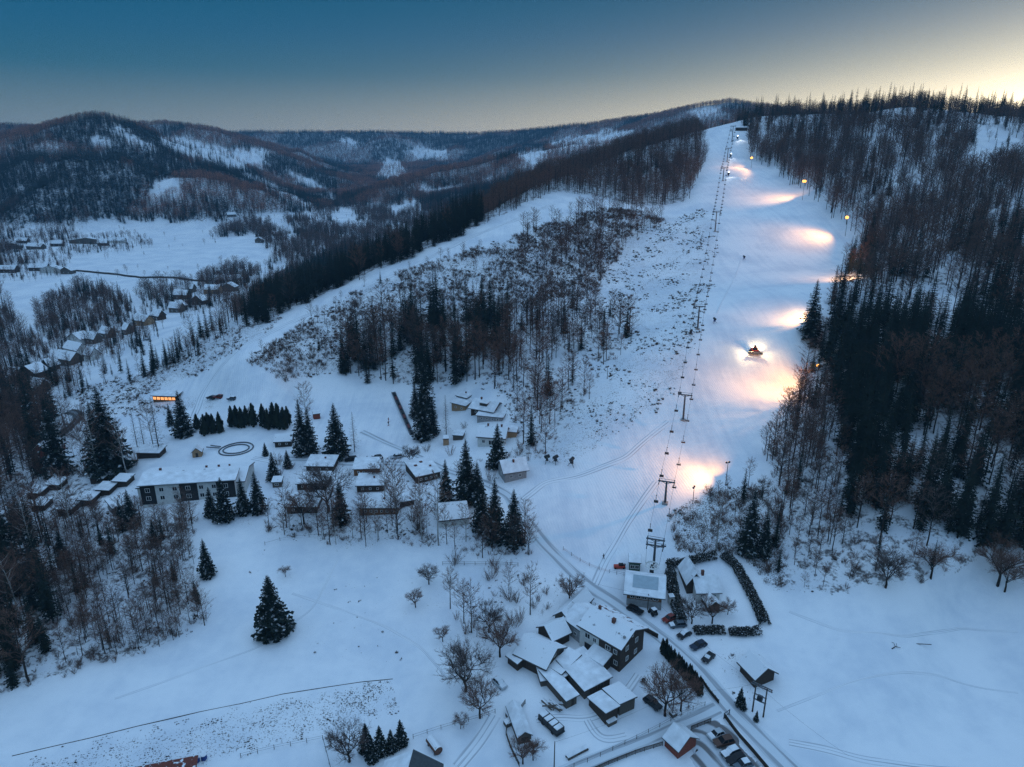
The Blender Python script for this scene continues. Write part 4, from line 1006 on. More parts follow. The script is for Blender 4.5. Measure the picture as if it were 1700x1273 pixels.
MB().prism([(.0, 6.62), (BL/2 + .5, 3.2 - .5 * 3 / (BL / 2) + .42), (BL/2 + .5, 3.2 - .5 * 3 / (BL / 2) + .50), (.0, 6.70)], 'y', 2.5, 11.5).build('bare_roof_slope', ROOFG, bh)
house('top_station', (1222, 217), (1240, 217), 6, 3, 1, 'f', WOOD, 'small dark top station hut where the lift ends', 'lift station')
# valley farms
VH = [(145, 404, 60, 'long low farmhouse'), (194, 404, 26, 'big pale barn'), (94, 409, 20, 'small dark barn'), (21, 413, 26, 'brown farmhouse'), (56, 414, 24, 'low brown barn'), (63, 450, 30, 'dark farmhouse'), (84, 453, 34, 'white walled farmhouse'), (12, 453, 26, 'dark barn'),
      (351, 488, 24, 'yellowish house'), (379, 484, 22, 'grey roofed house'), (391, 470, 22, 'white gabled house'), (290, 519, 18, 'low snowy shed'), (328, 506, 18, 'dark snowy cottage'), (299, 497, 22, 'small snowy shed'), (385, 360, 14, 'lone hillside cottage'),
      (124, 572, 28, 'pale long house'), (118, 590, 28, 'pale middle house'), (105, 607, 34, 'low wide house'), (47, 630, 34, 'dark timber house'), (173, 562, 18, 'small steep roofed house'), (231, 541, 26, 'yellow painted house'), (293, 516, 20, 'dark gabled cottage'), (150, 571, 18, 'small flat garage'), (462, 392, 14, 'far cottage'), (500, 385, 12, 'smallest far cottage')]
NEARTO = ['on the snowy field above the hedge line', 'right beside the long low farmhouse', 'beside the field track near the long farmhouse', 'at the edge of the valley fields', 'in the cluster by the dark wood', 'with a tall bare tree behind it', 'with a pale gable on the open field', 'half hidden by field trees',
  'on the snowy terrace in the valley', 'among the terrace houses', 'highest among the terrace houses', 'at the end of the valley lane', 'by the valley lane', 'behind the valley lane houses', 'under the far wooded slope', 'topmost of the white walled three', 'middle of the white walled three', 'lowest of the white walled three', 'under the dark trees by the stream', 'beside the white walled three', 'hidden behind dark spruces', 'near the parked wrecks in the valley', 'next to the topmost pale house', 'in the far valley bottom', 'at the very end of the valley']
VH += [(170, 408, 16, 'small dark hut'), (36, 404, 18, 'low dark house'), (110, 455, 18, 'low brown house'), (312, 486, 16, 'small brown shed'), (366, 470, 16, 'dark steep house'), (405, 460, 16, 'pale small house'), (258, 532, 12, 'dark weekend house'), (146, 600, 13, 'pale garage'), (78, 618, 14, 'dark low house'), (22, 634, 18, 'brown wooden house'), (207, 556, 9, 'tiny weekend hut'), (430, 403, 13, 'brown far house'), (60, 655, 18, 'dark cottage'), (478, 388, 11, 'white far house')]
NEARTO += ['between the two big field barns', 'between the two brown farm buildings', 'beside the white walled farmhouse', 'at the edge of the valley terrace', 'just under the highest terrace house', 'behind the terrace under dark spruces', 'above the yellow painted house', 'in front of the white walled three', 'at the lower end of the white walled three', 'beside the dark timber house', 'beside the small steep roofed house', 'under the far dark forest edge', 'below the dark timber house', 'close to the smallest far cottage']
for k, ((x, y, ww, lab), nt_) in enumerate(zip(VH, NEARTO)):
    if y > 540: ww *= .78
    wm = (WHITE, WOOD, WOOD3, PALEWOOD)[0 if ('white' in lab or 'pale' in lab) else 3 if 'yellow' in lab else 1 if 'dark' in lab else 2]
    house('valley_house', (x - ww/2, y), (x + ww/2, y - (k % 3 - 1) * .12), 8 if ww > 20 else 6, 4.2, 3.6, 'x' if k % 3 else 'y', wm, lab + ' ' + nt_, 'house', win=wn('f', 2, 1, 1.2, 1.3), oh=.6, keep=True, sunk=3)
# ------------------------------------------------------------------ roads: strips draped on the land
def dense(pts, step):
    out = [np.array(pts[0], float)]
    for a, b in zip(pts[:-1], pts[1:]):
        a, b = np.array(a, float), np.array(b, float); n = max(1, int(np.linalg.norm(b[:2] - a[:2]) / step))
        for k in range(1, n + 1): out.append(a + (b - a) * k / n)
    return out
def smooth(P, n=6):
    P = np.array(P)
    for _ in range(n): P[1:-1] = (P[:-2] + 2 * P[1:-1] + P[2:]) / 4
    return P
def px_line(pts, step=1.0, sm=8):
    return smooth(dense([tuple(hit(*p)[:2]) for p in pts], step), sm)
def road_material(name, snow_c, rut_c, rut=.55, ruts=2):
    m = bpy.data.materials.new(name); m.use_nodes = True
    t = m.node_tree; b = t.nodes['Principled BSDF']; L = t.links.new
    uv = t.nodes.new('ShaderNodeAttribute'); uv.attribute_name = 'across'
    geo = t.nodes.new('ShaderNodeNewGeometry')
    no = t.nodes.new('ShaderNodeTexNoise'); no.inputs['Scale'].default_value = .6; no.inputs['Detail'].default_value = 4; al = t.nodes.new('ShaderNodeAttribute'); al.attribute_name = 'along'
    cv_ = t.nodes.new('ShaderNodeCombineXYZ'); L(al.outputs['Fac'], cv_.inputs[0])
    ms = t.nodes.new('ShaderNodeMath'); ms.operation = 'MULTIPLY'; ms.inputs[1].default_value = 14.; L(uv.outputs['Fac'], ms.inputs[0]); L(ms.outputs[0], cv_.inputs[1]); L(cv_.outputs[0], no.inputs['Vector'])
    wv = t.nodes.new('ShaderNodeMath'); wv.operation = 'MULTIPLY'; wv.inputs[1].default_value = math.pi * 2 * ruts; L(uv.outputs['Fac'], wv.inputs[0])
    co = t.nodes.new('ShaderNodeMath'); co.operation = 'COSINE'; L(wv.outputs[0], co.inputs[0])
    sb = t.nodes.new('ShaderNodeMath'); sb.operation = 'MULTIPLY_ADD'; sb.inputs[1].default_value = -.5; sb.inputs[2].default_value = .1; L(co.outputs[0], sb.inputs[0])
    ad = t.nodes.new('ShaderNodeMath'); ad.operation = 'MULTIPLY_ADD'; ad.inputs[1].default_value = 2.2; L(no.outputs['Fac'], ad.inputs[0]); L(sb.outputs[0], ad.inputs[2])
    mr = t.nodes.new('ShaderNodeMapRange'); mr.inputs[1].default_value = 1.75 - rut; mr.inputs[2].default_value = 2.15 - rut; L(ad.outputs[0], mr.inputs[0])
    mx = t.nodes.new('ShaderNodeMix'); mx.data_type = 'RGBA'; mx.inputs[6].default_value = (*snow_c, 1); mx.inputs[7].default_value = (*rut_c, 1); L(mr.outputs[0], mx.inputs[0])
    L(mx.outputs[2], b.inputs['Base Color']); b.inputs['Roughness'].default_value = .55
    return m
RM = road_material('rutted_snow_road', (.66, .70, .74), (.36, .38, .41), .50)
RM2 = road_material('ski_track_ruts', (.80, .82, .85), (.44, .46, .50), .42, 3)
RM3 = road_material('wet_asphalt', (.20, .22, .24), (.05, .052, .055), .8, 2)
RM4 = road_material('ploughed_yard', (.55, .58, .62), (.14, .13, .13), .55, 4)
def road(name, pts, wd, m, lift=.07):
    P = px_line(pts); n = len(P)
    T = np.gradient(P, axis=0); T /= np.linalg.norm(T, axis=1)[:, None] + 1e-9
    Nn = np.stack([-T[:, 1], T[:, 0]], 1); K = 6; V = []
    for k in range(K + 1):
        s = (k / K - .5) * wd * (1 + .08 * np.sin(np.arange(n) * .21 + k))
        Q = P + Nn * s[:, None]
        z = np.maximum(bil(Zs, (Q[:, 0] / Q[:, 1] - U0) / (U1 - U0) * (NU - 1), (np.log(Q[:, 1]) - V0) / (V1 - V0) * (NV - 1)), zat(Q[:, 0], Q[:, 1])) + (lift if 0 < k < K else -.03)
        V.append(np.stack([Q[:, 0], Q[:, 1], z], 1))
    V = np.stack(V, 1).reshape(-1, 3)
    i, k = np.meshgrid(np.arange(n - 1), np.arange(K), indexing='ij'); a = (i * (K + 1) + k).ravel()
    me = mesh_from(name, V, np.stack([a, a + 1, a + K + 2, a + K + 1], 1), m)
    at = me.attributes.new('across', 'FLOAT', 'POINT'); at.data.foreach_set('value', np.tile(np.linspace(0, 1, K + 1), n).astype(np.float32))
    al = me.attributes.new('along', 'FLOAT', 'POINT'); al.data.foreach_set('value', np.repeat(np.arange(n) * .12, K + 1).astype(np.float32))
    return tag(link(name, me), kind='structure')
road('road', [(868,858),(905,905),(940,940),(985,978),(1025,1005),(1060,1032),(1098,1058),(1130,1085),(1158,1112),(1189,1150),(1215,1180),(1251,1215),(1306,1270),(1330,1295)], 5.5, RM)
road('side_road', [(1192,1176),(1150,1196),(1080,1226),(1010,1256),(930,1290)], 4.6, RM, .085)
road('village_road', [(470,762),(520,762),(575,770),(640,770),(700,770),(745,782),(800,800),(845,822),(868,858)], 4.5, RM, .08)
road('village_road', [(601,716),(640,735),(690,755),(745,782)], 3.2, RM, .09)
road('track', [(322,690),(335,655),(352,628),(380,594),(420,566),(470,541),(560,497),(660,455),(760,405),(850,368),(920,338)], 4.0, RM2, .08)
road('asphalt_road', [(96,726),(112,712),(127,700),(131,692),(126,685),(112,683)], 5, RM3)
road('yard', [(1140,1222),(1165,1216),(1190,1245),(1225,1290)], 13, RM4)
road('track', [(1310,1232),(1370,1243),(1430,1262),(1500,1271),(1600,1280)], 2.2, RM2)

road('track', [(1060,1120),(1040,1150),(1010,1180),(975,1195),(930,1190),(890,1195)], 2.6, RM2, .06)
road('track', [(975,1195),(985,1215),(1000,1232),(1040,1222)], 2.4, RM2, .065)
road('track', [(760,1273),(800,1225),(822,1188)], 3.4, RM2, .06)
road('track', [(1165,1205),(1120,1195),(1085,1150),(1075,1120)], 2.4, RM2, .07)
road('track', [(868,830),(905,800),(960,790),(1040,760),(1110,700)], 3.0, RM2, .06)
road('track', [(985,975),(1005,930),(1040,870),(1090,800)], 3.0, RM2, .06)
road('track', [(420,760),(470,770)], 3, RM2, .06)
road('track', [(1190,520),(1215,470),(1230,432)], 1.0, RM2, .06)

road('footpath', [(485,985),(560,1010),(640,1040),(700,1075),(742,1125)], .9, RM2, .05)
road('footpath', [(1310,1015),(1400,1050),(1500,1058),(1600,1040),(1690,1048)], .9, RM2, .05)
road('footpath', [(190,1160),(330,1110),(430,1075),(520,1010),(560,930)], .8, RM2, .05)
road('footpath', [(1290,1180),(1420,1130),(1560,1120),(1690,1150)], .8, RM2, .05)

# ------------------------------------------------------------------ vehicles
GLASSC = mat('car_glass', (.012, .014, .018), .1)
LAMPG = mat('headlight_glass', (.5, .5, .48), .2)
TAIL = mat('tail_light', (.25, .01, .01), .3)
def car_meshes(kind):
    l, wd, h = {'hatch': (4.1, 1.76, 1.48), 'estate': (4.6, 1.8, 1.46), 'suv': (4.6, 1.88, 1.74)}[kind]
    a = l / 2; lo = .30 if kind != 'suv' else .38; be = .88 if kind != 'suv' else 1.02
    back = {'hatch': (-.44, -.36), 'estate': (-.47, -.40), 'suv': (-.47, -.42)}[kind]
    body = [(-a, lo + .1), (-a + .12, lo), (a - .15, lo), (a, lo + .12), (a, be - .22), (a - .25, be - .1), (l * .2, be + .03), (back[0] * l, be + .04), (-a + .02, be - .05)]
    cab = [(back[0] * l + .02, be + .03), (l * .21, be + .02), (l * .05, h - .04), (-l * .1, h), (back[1] * l + .15, h - .03)]
    B = MB(); n = 0
    B.prism(body, 'y', -wd / 2, wd / 2)
    bm_ = B.mesh('body', BLACK, .07)
    C = MB()
    def taper(poly, w0, w1, x=0):
        n = len(C.V); zs = [p[1] for p in poly]; z0, z1 = min(zs), max(zs); m = len(poly)
        for sg in (-1, 1):
            for p, z in poly: C.V.append(Vector((p, sg * (w0 + (w1 - w0) * (z - z0) / (z1 - z0)) / 2, z)))
        C.F.append(tuple(n + i for i in range(m))); C.F.append(tuple(n + m + i for i in reversed(range(m)))); C.I += [x, x]
        for i in range(m): C.F.append((n + i, n + m + i, n + m + (i + 1) % m, n + (i + 1) % m)); C.I.append(x)
    taper(cab, wd - .1, wd - .42); gl = C.mesh('window', GLASSC, .03)
    R_ = MB(); 
    R_.prism([(l * .05 - .05, h - .02), (-l * .1, h + .03), (back[1] * l + .2, h + .0), (back[1] * l + .2, h - .05), (-l * .1, h - .03), (l * .05 - .05, h - .07)], 'y', -wd/2 + .22, wd/2 - .22)
    for x0, x1 in ((l * .2, l * .055), (back[0] * l + .05, back[1] * l + .17), (-.12 * l, -.115 * l)):
        for sg in (-1, 1): R_.tube([(x0, sg * (wd/2 - .06), be + .03), (x1, sg * (wd/2 - .22), h - .03)], .045, 4)
    rf = R_.mesh('roof', BLACK)
    W_ = MB().tube([(0, -.11, 0), (0, .11, 0)], .33, 14); ty = W_.mesh('wheel', BLACK, .03); rm = MB().tube([(0, -.125, 0), (0, .125, 0)], .2, 10).mesh('rim', STEEL)
    hl = MB().box(-.05, .06, -.2, .2, -.07, .07).mesh('headlight', LAMPG, .02); tl = MB().box(-.06, .05, -.16, .16, -.1, .1).mesh('tail_light', TAIL, .02)
    sn = MB(); sn.prism([(l * .04, h + .0), (-l * .1, h + .05), (back[1] * l + .18, h + .02), (back[1] * l + .2, h + .1), (-l * .1, h + .14), (l * .05, h + .08)], 'y', -wd/2 + .2, wd/2 - .2)
    sh = MB(); sh.prism([(a - .2, be - .1), (l * .2, be + .02), (l * .2, be + .1), (a - .25, be - .02)], 'y', -wd/2 + .12, wd/2 - .12)
    sw = MB(); sw.prism([(l * .21, be + .06), (l * .055, h - .02), (l * .045, h + .03), (l * .2, be + .12)], 'y', -wd/2 + .22, wd/2 - .22)
    return dict(l=l, wd=wd, body=bm_, window=gl, roof=rf, tyre=ty, rim=rm, hl=hl, tl=tl, snow=sn.mesh('roof_snow', SNOW, .03), hood=sh.mesh('bonnet_snow', SNOW, .02), screen=sw.mesh('windscreen_snow', SNOW, .02), be=be)
CM = {k: car_meshes(k) for k in ('hatch', 'estate', 'suv')}
BODYC = {}
def car(p0, p1, kind, paint, label, snow='', name='parked_car'):
    c, rz, L = frame_of(p0, p1); m = CM[kind]
    r = root(name, c, rz, label, 'car'); key = (kind, paint.name)
    if key not in BODYC:
        b, f = m['body'].copy(), m['roof'].copy(); b.materials[0] = paint; f.materials[0] = paint; BODYC[key] = (b, f)
    link('body', BODYC[key][0], r); link('roof', BODYC[key][1], r); link('window', m['window'], r)
    for sx in (-1, 1):
        for sy in (-1, 1):
            wl = link('wheel', m['tyre'], r, (sx * m['l'] * .305, sy * (m['wd'] / 2 - .12), .33)); link('rim', m['rim'], wl)
        link('headlight', m['hl'], r, (m['l']/2 - .03, sx * (m['wd']/2 - .3), m['be'] - .28)); link('tail_light', m['tl'], r, (-m['l']/2 + .02, sx * (m['wd']/2 - .24), m['be'] - .16))
    if 'r' in snow: link('roof_snow', m['snow'], r)
    if 'h' in snow: link('bonnet_snow', m['hood'], r)
    if 'w' in snow: link('windscreen_snow', m['screen'], r)
    KEEP_OUT.append((c.x, c.y, 4.0))
P_ = lambda n, c: mat(n, c, .3, metal=.2)
BLK, DGR, BLU, RED, SIL, BRN, GRY = P_('black_paint', (.012, .013, .016)), P_('dark_grey_paint', (.04, .045, .05)), P_('dark_blue_paint', (.018, .03, .055)), P_('dull_red_paint', (.20, .028, .018)), P_('silver_paint', (.42, .45, .48)), P_('brown_paint', (.10, .05, .035)), P_('grey_blue_paint', (.10, .13, .16))
car((1042,1009),(1067,1021),'estate',BLK,'black estate car parked in front of the brown lift building')
car((1119,1025),(1102,1034),'hatch',RED,'dull red hatchback at the head of the roadside row')
car((1137,1038),(1112,1041),'estate',GRY,'grey blue car second in the roadside row, beside the red hatchback','h')
car((1146,1050),(1125,1062),'hatch',BLK,'black hatchback with snowy windscreen by the hedge corner','wr')
car((1172,1068),(1146,1080),'estate',BLU,'dark blue estate car in the roadside row below the hedge')
car((1184,1086),(1167,1103),'hatch',BLK,'black car last in the roadside row, snow on its windscreen','w')
car((1201,1217),(1176,1228),'hatch',SIL,'silver car parked with frosty roof in the lower yard','h')
car((1216,1231),(1186,1239),'suv',BRN,'brown off-road car beside the silver one in the lower yard')
car((1226,1246),(1199,1258),'estate',DGR,'dark grey car third in the lower yard with snow all over','rhw')
car((1236,1257),(1207,1269),'estate',BLK,'black estate fourth in the lower yard row')
car((1246,1268),(1220,1277),'hatch',GRY,'grey car nearest the bottom edge in the lower yard','r')
car((1072,1161),(1095,1181),'suv',BLK,'black off-road car under the big bare yard tree')
car((820,1128),(839,1146),'hatch',SIL,'snow covered old car at the overgrown hedgerow','rhw')
car((591,764),(575,766),'suv',BLK,'black car leftmost in the village parking row')
car((618,763),(605,764),'hatch',SIL,'pale snowy car second in the village parking row','rh')
car((631,762),(619,764),'suv',DGR,'dark tall car third in the village parking row')
car((667,759),(648,761),'estate',SIL,'silver estate parked apart beside the village road','r')
car((357,661),(346,664),'suv',DGR,'dark car parked on the snow above the thuja row')
car((368,659),(358,663),'suv',RED,'red car parked on the snow above the thuja row')
car((390,662),(380,665),'hatch',GRY,'grey car with snowy bonnet above the thuja row','hr')
car((247,565),(240,566),'estate',SIL,'silver car beside a valley house behind the crest','r')
# small tractor
t = on('tractor', 1083, 1019, R(115), 'small dark tractor with a cab beside the lift building', 'tractor')
MB().box(-1.4, 1.1, -.45, .45, .5, 1.1).build('body', DARKM, t, .08)
MB().box(-1.2, 0, -.6, .6, 1.1, 2.0).build('cab', GLASSC, t, .08); MB().box(-1.25, .05, -.65, .65, 2.0, 2.12).build('cab_roof', SNOW, t, .03)
for x, rr in ((-.85, .6), (.75, .4)):
    for sy in (-1, 1): MB().tube([(0, -.15, 0), (0, .15, 0)], rr, 14).build('wheel', BLACK, t, .04, loc=(x, sy * .6, rr))

# ------------------------------------------------------------------ snow groomer
gp = hit(1252, 585); gdir = R(-100)
g = root('snow_groomer', gp, gdir, 'red snow groomer with blazing work lights on the piste', 'snow groomer')
trk = MB()
for sy in (-1, 1):
    o = MB().prism([(-2.3, .25), (-1.9, 0), (1.9, 0), (2.4, .35), (2.2, .85), (-2.1, .85)], 'y', sy * 1.55 - .55, sy * 1.55 + .55).build('track', BLACK, g, .06)
    for x in (-1.5, -.5, .5, 1.5): MB().tube([(x, sy * .96, .4), (x, sy * 2.14, .4)], .33, 12).build('wheel', STEEL, o)
MB().prism([(-2.4, .6), (1.9, .6), (2.1, 1.0), (1.9, 1.35), (-2.4, 1.5)], 'y', -1.3, 1.3).build('body', REDP, g, .08)
cb = MB().prism([(-.5, 1.4), (1.7, 1.38), (1.25, 2.6), (-.4, 2.75)], 'y', -1.15, 1.15).build('cab', REDP, g, .08)
MB().prism([(1.66, 1.55), (1.72, 1.56), (1.33, 2.5), (1.27, 2.49)], 'y', -1.0, 1.0).build('windscreen', GLASSC, cb)
MB().box(-.6, 1.4, -1.3, 1.3, 2.76, 2.86).tube([(1.2, -1.6, 2.95), (1.2, 1.6, 2.95)], .06, 6).tube([(-.5, -1.6, 2.95), (-.5, 1.6, 2.95)], .06, 6).build('roof_rack', DARKM, cb)
bl_ = MB().prism([(2.75, .05), (2.95, .0), (3.15, .5), (3.2, 1.15), (3.0, 1.2), (2.95, .55)], 'y', -2.2, 2.2)
for sy in (-1, 1): bl_.box(2.6, 3.5, sy * 2.55 - .35, sy * 2.55 + .35, .05, 1.1)
bl_.tube([(2.0, -.7, .6), (3.0, -.7, .5)], .1).tube([(2.0, .7, .6), (3.0, .7, .5)], .1).build('blade', STEEL, g)
MB().box(-3.4, -2.7, -2.3, 2.3, .05, .55).tube([(-2.4, -.6, .8), (-3.0, -.6, .4)], .09).tube([(-2.4, .6, .8), (-3.0, .6, .4)], .09).build('tiller', DARKM, g, .04)
LAMPW = mat('groomer_work_light', (1, .9, .7), .4, emit=(1.0, .86, .58), es=10)
def spot(parent, loc, target, watts, deg, col, blend=.7, rad=.25):
    l = bpy.data.lights.new('spot', 'SPOT'); l.energy = watts; l.spot_size = R(deg); l.spot_blend = blend; l.color = col; l.shadow_soft_size = rad
    o = bpy.data.objects.new('spot', l); COL.objects.link(o)
    pw = parent.matrix_world if parent else Matrix()
    o.parent = parent; o.location = loc
    d = Vector(target) - Vector(loc); o.rotation_euler = d.to_track_quat('-Z', 'Y').to_euler()
    return o
for x, y, z, tx, ty, pw_ in ((1.35, -.9, 2.95, 12, -3, 1), (1.35, .9, 2.95, 12, 3, 0), (1.3, -1.55, 2.9, 5, -12, 1), (1.3, 1.55, 2.9, 5, 12, 1), (-.6, -1.2, 2.95, -11, -3, 0), (-.6, 1.2, 2.95, -11, 3, 1)):
    MB().ball((0, 0, 0), .30, seg=8, rings=5).build('work_light', LAMPW, g, loc=(x, y, z))
    if pw_: spot(g, (x * 1.35, y * 1.15, z + .35), (tx, ty, -1.5), 2600, 132, (1., .72, .34), .95)
KEEP_OUT.append((gp.x, gp.y, 9))

# ------------------------------------------------------------------ chairlift
TW = [(1085, 941, 46), (1104, 835, 36), (1134, 697, 42), (1158, 546, 38), (1187, 384, 33), (1200, 300, 22), (1207, 268, 22), (1215, 235, 26)]
TP = [hit(x, y) for x, y, _ in TW]; TH = [float(hpx(p, h)) for p, (_, _, h) in zip(TP, TW)]
print('tower heights', [round(h, 1) for h in TH])
bw = hit(1081, 962)
station = Vector((bw.x, bw.y, bw.z))
topst = hit(1218, 222)
where = ['behind the bullwheel', 'lowest on the open slope', 'beside the big orange light patch', 'level with the snow groomer', 'on the flat below the floodlights', 'fifth up the slope', 'sixth up the slope', 'highest, near the top station']
HALF = 2.3
chain = [station] + TP + [topst]
def side_pt(k, s):
    p = chain[k]
    a, b = chain[max(0, k - 1)], chain[min(len(chain) - 1, k + 1)]
    d = (b - a); d.z = 0; d.normalize(); n = Vector((d.y, -d.x, 0))
    z = 4.6 if k == 0 else 4.5 if k == len(chain) - 1 else TH[k - 1] - .35
    hw = 1.9 if k in (0, len(chain) - 1) else HALF
    return p + n * hw * s + Vector((0, 0, z)), d
for k, (p, h) in enumerate(zip(TP, TH)):
    _, d = side_pt(k + 1, 1); rz = math.atan2(d.y, d.x)
    r = root('lift_tower', p, rz, 'steel chairlift tower ' + where[k], 'lift tower', 'chairlift towers')
    rb = .42 if h > 6 else .35
    MB().tube([(0, 0, -1), (0, 0, h * .5), (0, 0, h)], [rb, rb * .8, rb * .62], 10).build('mast', STEEL, r)
    MB().box(-.9, .9, -.9, .9, -1, .35).build('footing', GREYR, r, .05)
    arms = [0.] if k else [0., -2.0]
    for dz in arms:
        am = MB().box(-.2, .2, -HALF - .35, HALF + .35, h - .28 + dz, h + .08 + dz).tube([(0, -HALF, h + .05 + dz), (0, 0, h - .9 + dz), (0, HALF, h + .05 + dz)], .09, 5)
        am.box(-.06, .06, -HALF - .1, -HALF + .1, h + dz, h + .75 + dz).box(-.06, .06, HALF - .1, HALF + .1, h + dz, h + .75 + dz).box(-.05, .05, -HALF, HALF, h + .68 + dz, h + .78 + dz).build('crossarm', STEEL, r)
        for s in (-1, 1):
            st = MB().box(-1.5, 1.5, s * HALF - .08, s * HALF + .08, h - .46 + dz, h - .34 + dz).build('sheave_train', DARKM, r)
            for x in np.linspace(-1.35, 1.35, 6): MB().tube([(x, s * HALF - .1, h - .6 + dz), (x, s * HALF + .1, h - .6 + dz)], .21, 10).build('sheave', BLACK, st)
    ld = MB(); ld.tube([(-.55, -.2, 0), (-.42, -.2, h)], .03, 4).tube([(-.55, .2, 0), (-.42, .2, h)], .03, 4)
    for z in np.arange(.4, h, .5): ld.tube([(-.5, -.2, z), (-.5, .2, z)], .02, 4)
    ld.build('ladder', DARKM, r)
    KEEP_OUT.append((p.x, p.y, 3.5))
def rope_pts(s, n=26):
    out = []
    for k in range(len(chain) - 1):
        a, b = side_pt(k, s)[0], side_pt(k + 1, s)[0]; L = (b - a).length
        for i in range(n):
            t = i / n; q_ = a.lerp(b, t); q_.z -= L * .035 * 4 * t * (1 - t) * min(1, L / 120); out.append(q_)
    out.append(side_pt(len(chain) - 1, s)[0]); return out
CABLE = mat('steel_rope', (.05, .055, .06), .5)
for s, nm in ((-1, 'uphill haul rope strung on the near line of lift sheaves'), (1, 'downhill haul rope strung on the far line of lift sheaves')):
    tag(MB().tube(rope_pts(s), .035, 5).build('haul_rope', CABLE), nm if s < 0 else nm, 'cable', 'haul rope of the chairlift')
# bottom bullwheel
r = root('bullwheel', station, math.atan2(*(TP[0] - station).yx), 'white spoked bullwheel on its pedestal at the bottom of the chairlift', 'bullwheel')
rim = MB().tube([(1.9 * math.cos(a), 1.9 * math.sin(a), 4.6) for a in np.linspace(0, 2 * math.pi, 33)], .16, 6, cap=False).tube([(1.9 * math.cos(a), 1.9 * math.sin(a), 4.82) for a in np.linspace(0, 2 * math.pi, 33)], .1, 6, cap=False)
rim.build('wheel_rim', FRAMEW, r)
for k in range(8): MB().box(0, 1.85, -.09, .09, 4.52, 4.7).build('spoke', FRAMEW, r, rz=k * math.pi / 4)
MB().tube([(0, 0, -1), (0, 0, 3.6), (0, 0, 4.7)], [.7, .55, .4], 10).box(-1.4, 1.4, -.5, .5, 3.2, 4.2).build('pedestal', DARKM, r)
MB().box(-4.2, 1.2, -1.6, 1.6, -1, .5).build('platform', GREYR, r, .05)
tag(r, None, None); KEEP_OUT.append((station.x, station.y, 7))
# chairs
hang = MB().tube([(0, 0, 0), (0, .12, -.6), (0, .12, -1.7)], .06, 6).box(-.16, .16, -.08, .08, -.1, .12)
hang.tube([(0, .12, -1.7), (-.6, .12, -1.75), (-.6, .1, -2.5)], .04, 5).tube([(0, .12, -1.7), (.6, .12, -1.75), (.6, .1, -2.5)], .04, 5)
HANG = hang.mesh('hanger', DARKM)
SEAT = MB().box(-.68, .68, -.25, .28, -2.5, -2.4).mesh('seat', WOOD, .03); BACKR = MB().prism([(.24, -2.42), (.30, -2.42), (.42, -1.95), (.36, -1.95)], 'x', -.68, .68).mesh('backrest', WOOD)
BAR = MB().tube([(-.62, .1, -2.15), (-.62, -.4, -2.1), (.62, -.4, -2.1), (.62, .1, -2.15)], .03, 5).mesh('safety_bar', STEEL)
CH = MB()
for me_ in (HANG, SEAT, BACKR, BAR):
    n = len(CH.V); CH.V += [v.co.copy() for v in me_.vertices]; CH.F += [tuple(i + n for i in p.vertices) for p in me_.polygons]; CH.I += [1 if me_ in (SEAT, BACKR) else 0] * len(me_.polygons)
CHM = CH.mesh('chair', [DARKM, WOOD])
ORD = 'first second third fourth fifth sixth seventh eighth ninth tenth eleventh twelfth'.split()
TN = ['the bullwheel', 'the frame tower', 'the lowest slope tower', 'the light patch tower', 'the groomer tower', 'the tower on the flat', 'the fifth slope tower', 'the sixth slope tower', 'the highest tower']
for s, side in ((-1, 'left'), (1, 'right')):
    for k in range(1, len(chain) - 1):
        a, d = side_pt(k, s); b = side_pt(k + 1, s)[0]; L = (b - a).length; n = max(1, int(round(L / 11.0)))
        n = min(n, 12)
        for i in range(n):
            t = (i + (.5 if s < 0 else .1) ) / n
            if t < .03: t = .03
            q_ = a.lerp(b, t); q_.z -= L * .035 * 4 * t * (1 - t) * min(1, L / 120) + .03
            lab = f'empty chair, {ORD[i]} above {TN[k]} on the {"far" if s > 0 else "near"} lift rope'
            rz = math.atan2(d.y, d.x) - math.pi / 2 + (math.pi if s > 0 else 0)
            if k <= 4:
                r = root('lift_chair', q_, rz, lab, 'lift chair', 'chairs hanging from the lift rope')
                for nm, me_ in (('hanger', HANG), ('seat', SEAT), ('backrest', BACKR), ('safety_bar', BAR)): link(nm, me_, r)
            else:
                tag(link('lift_chair', CHM, None, q_, rz), lab, 'lift chair', 'chairs hanging from the lift rope')

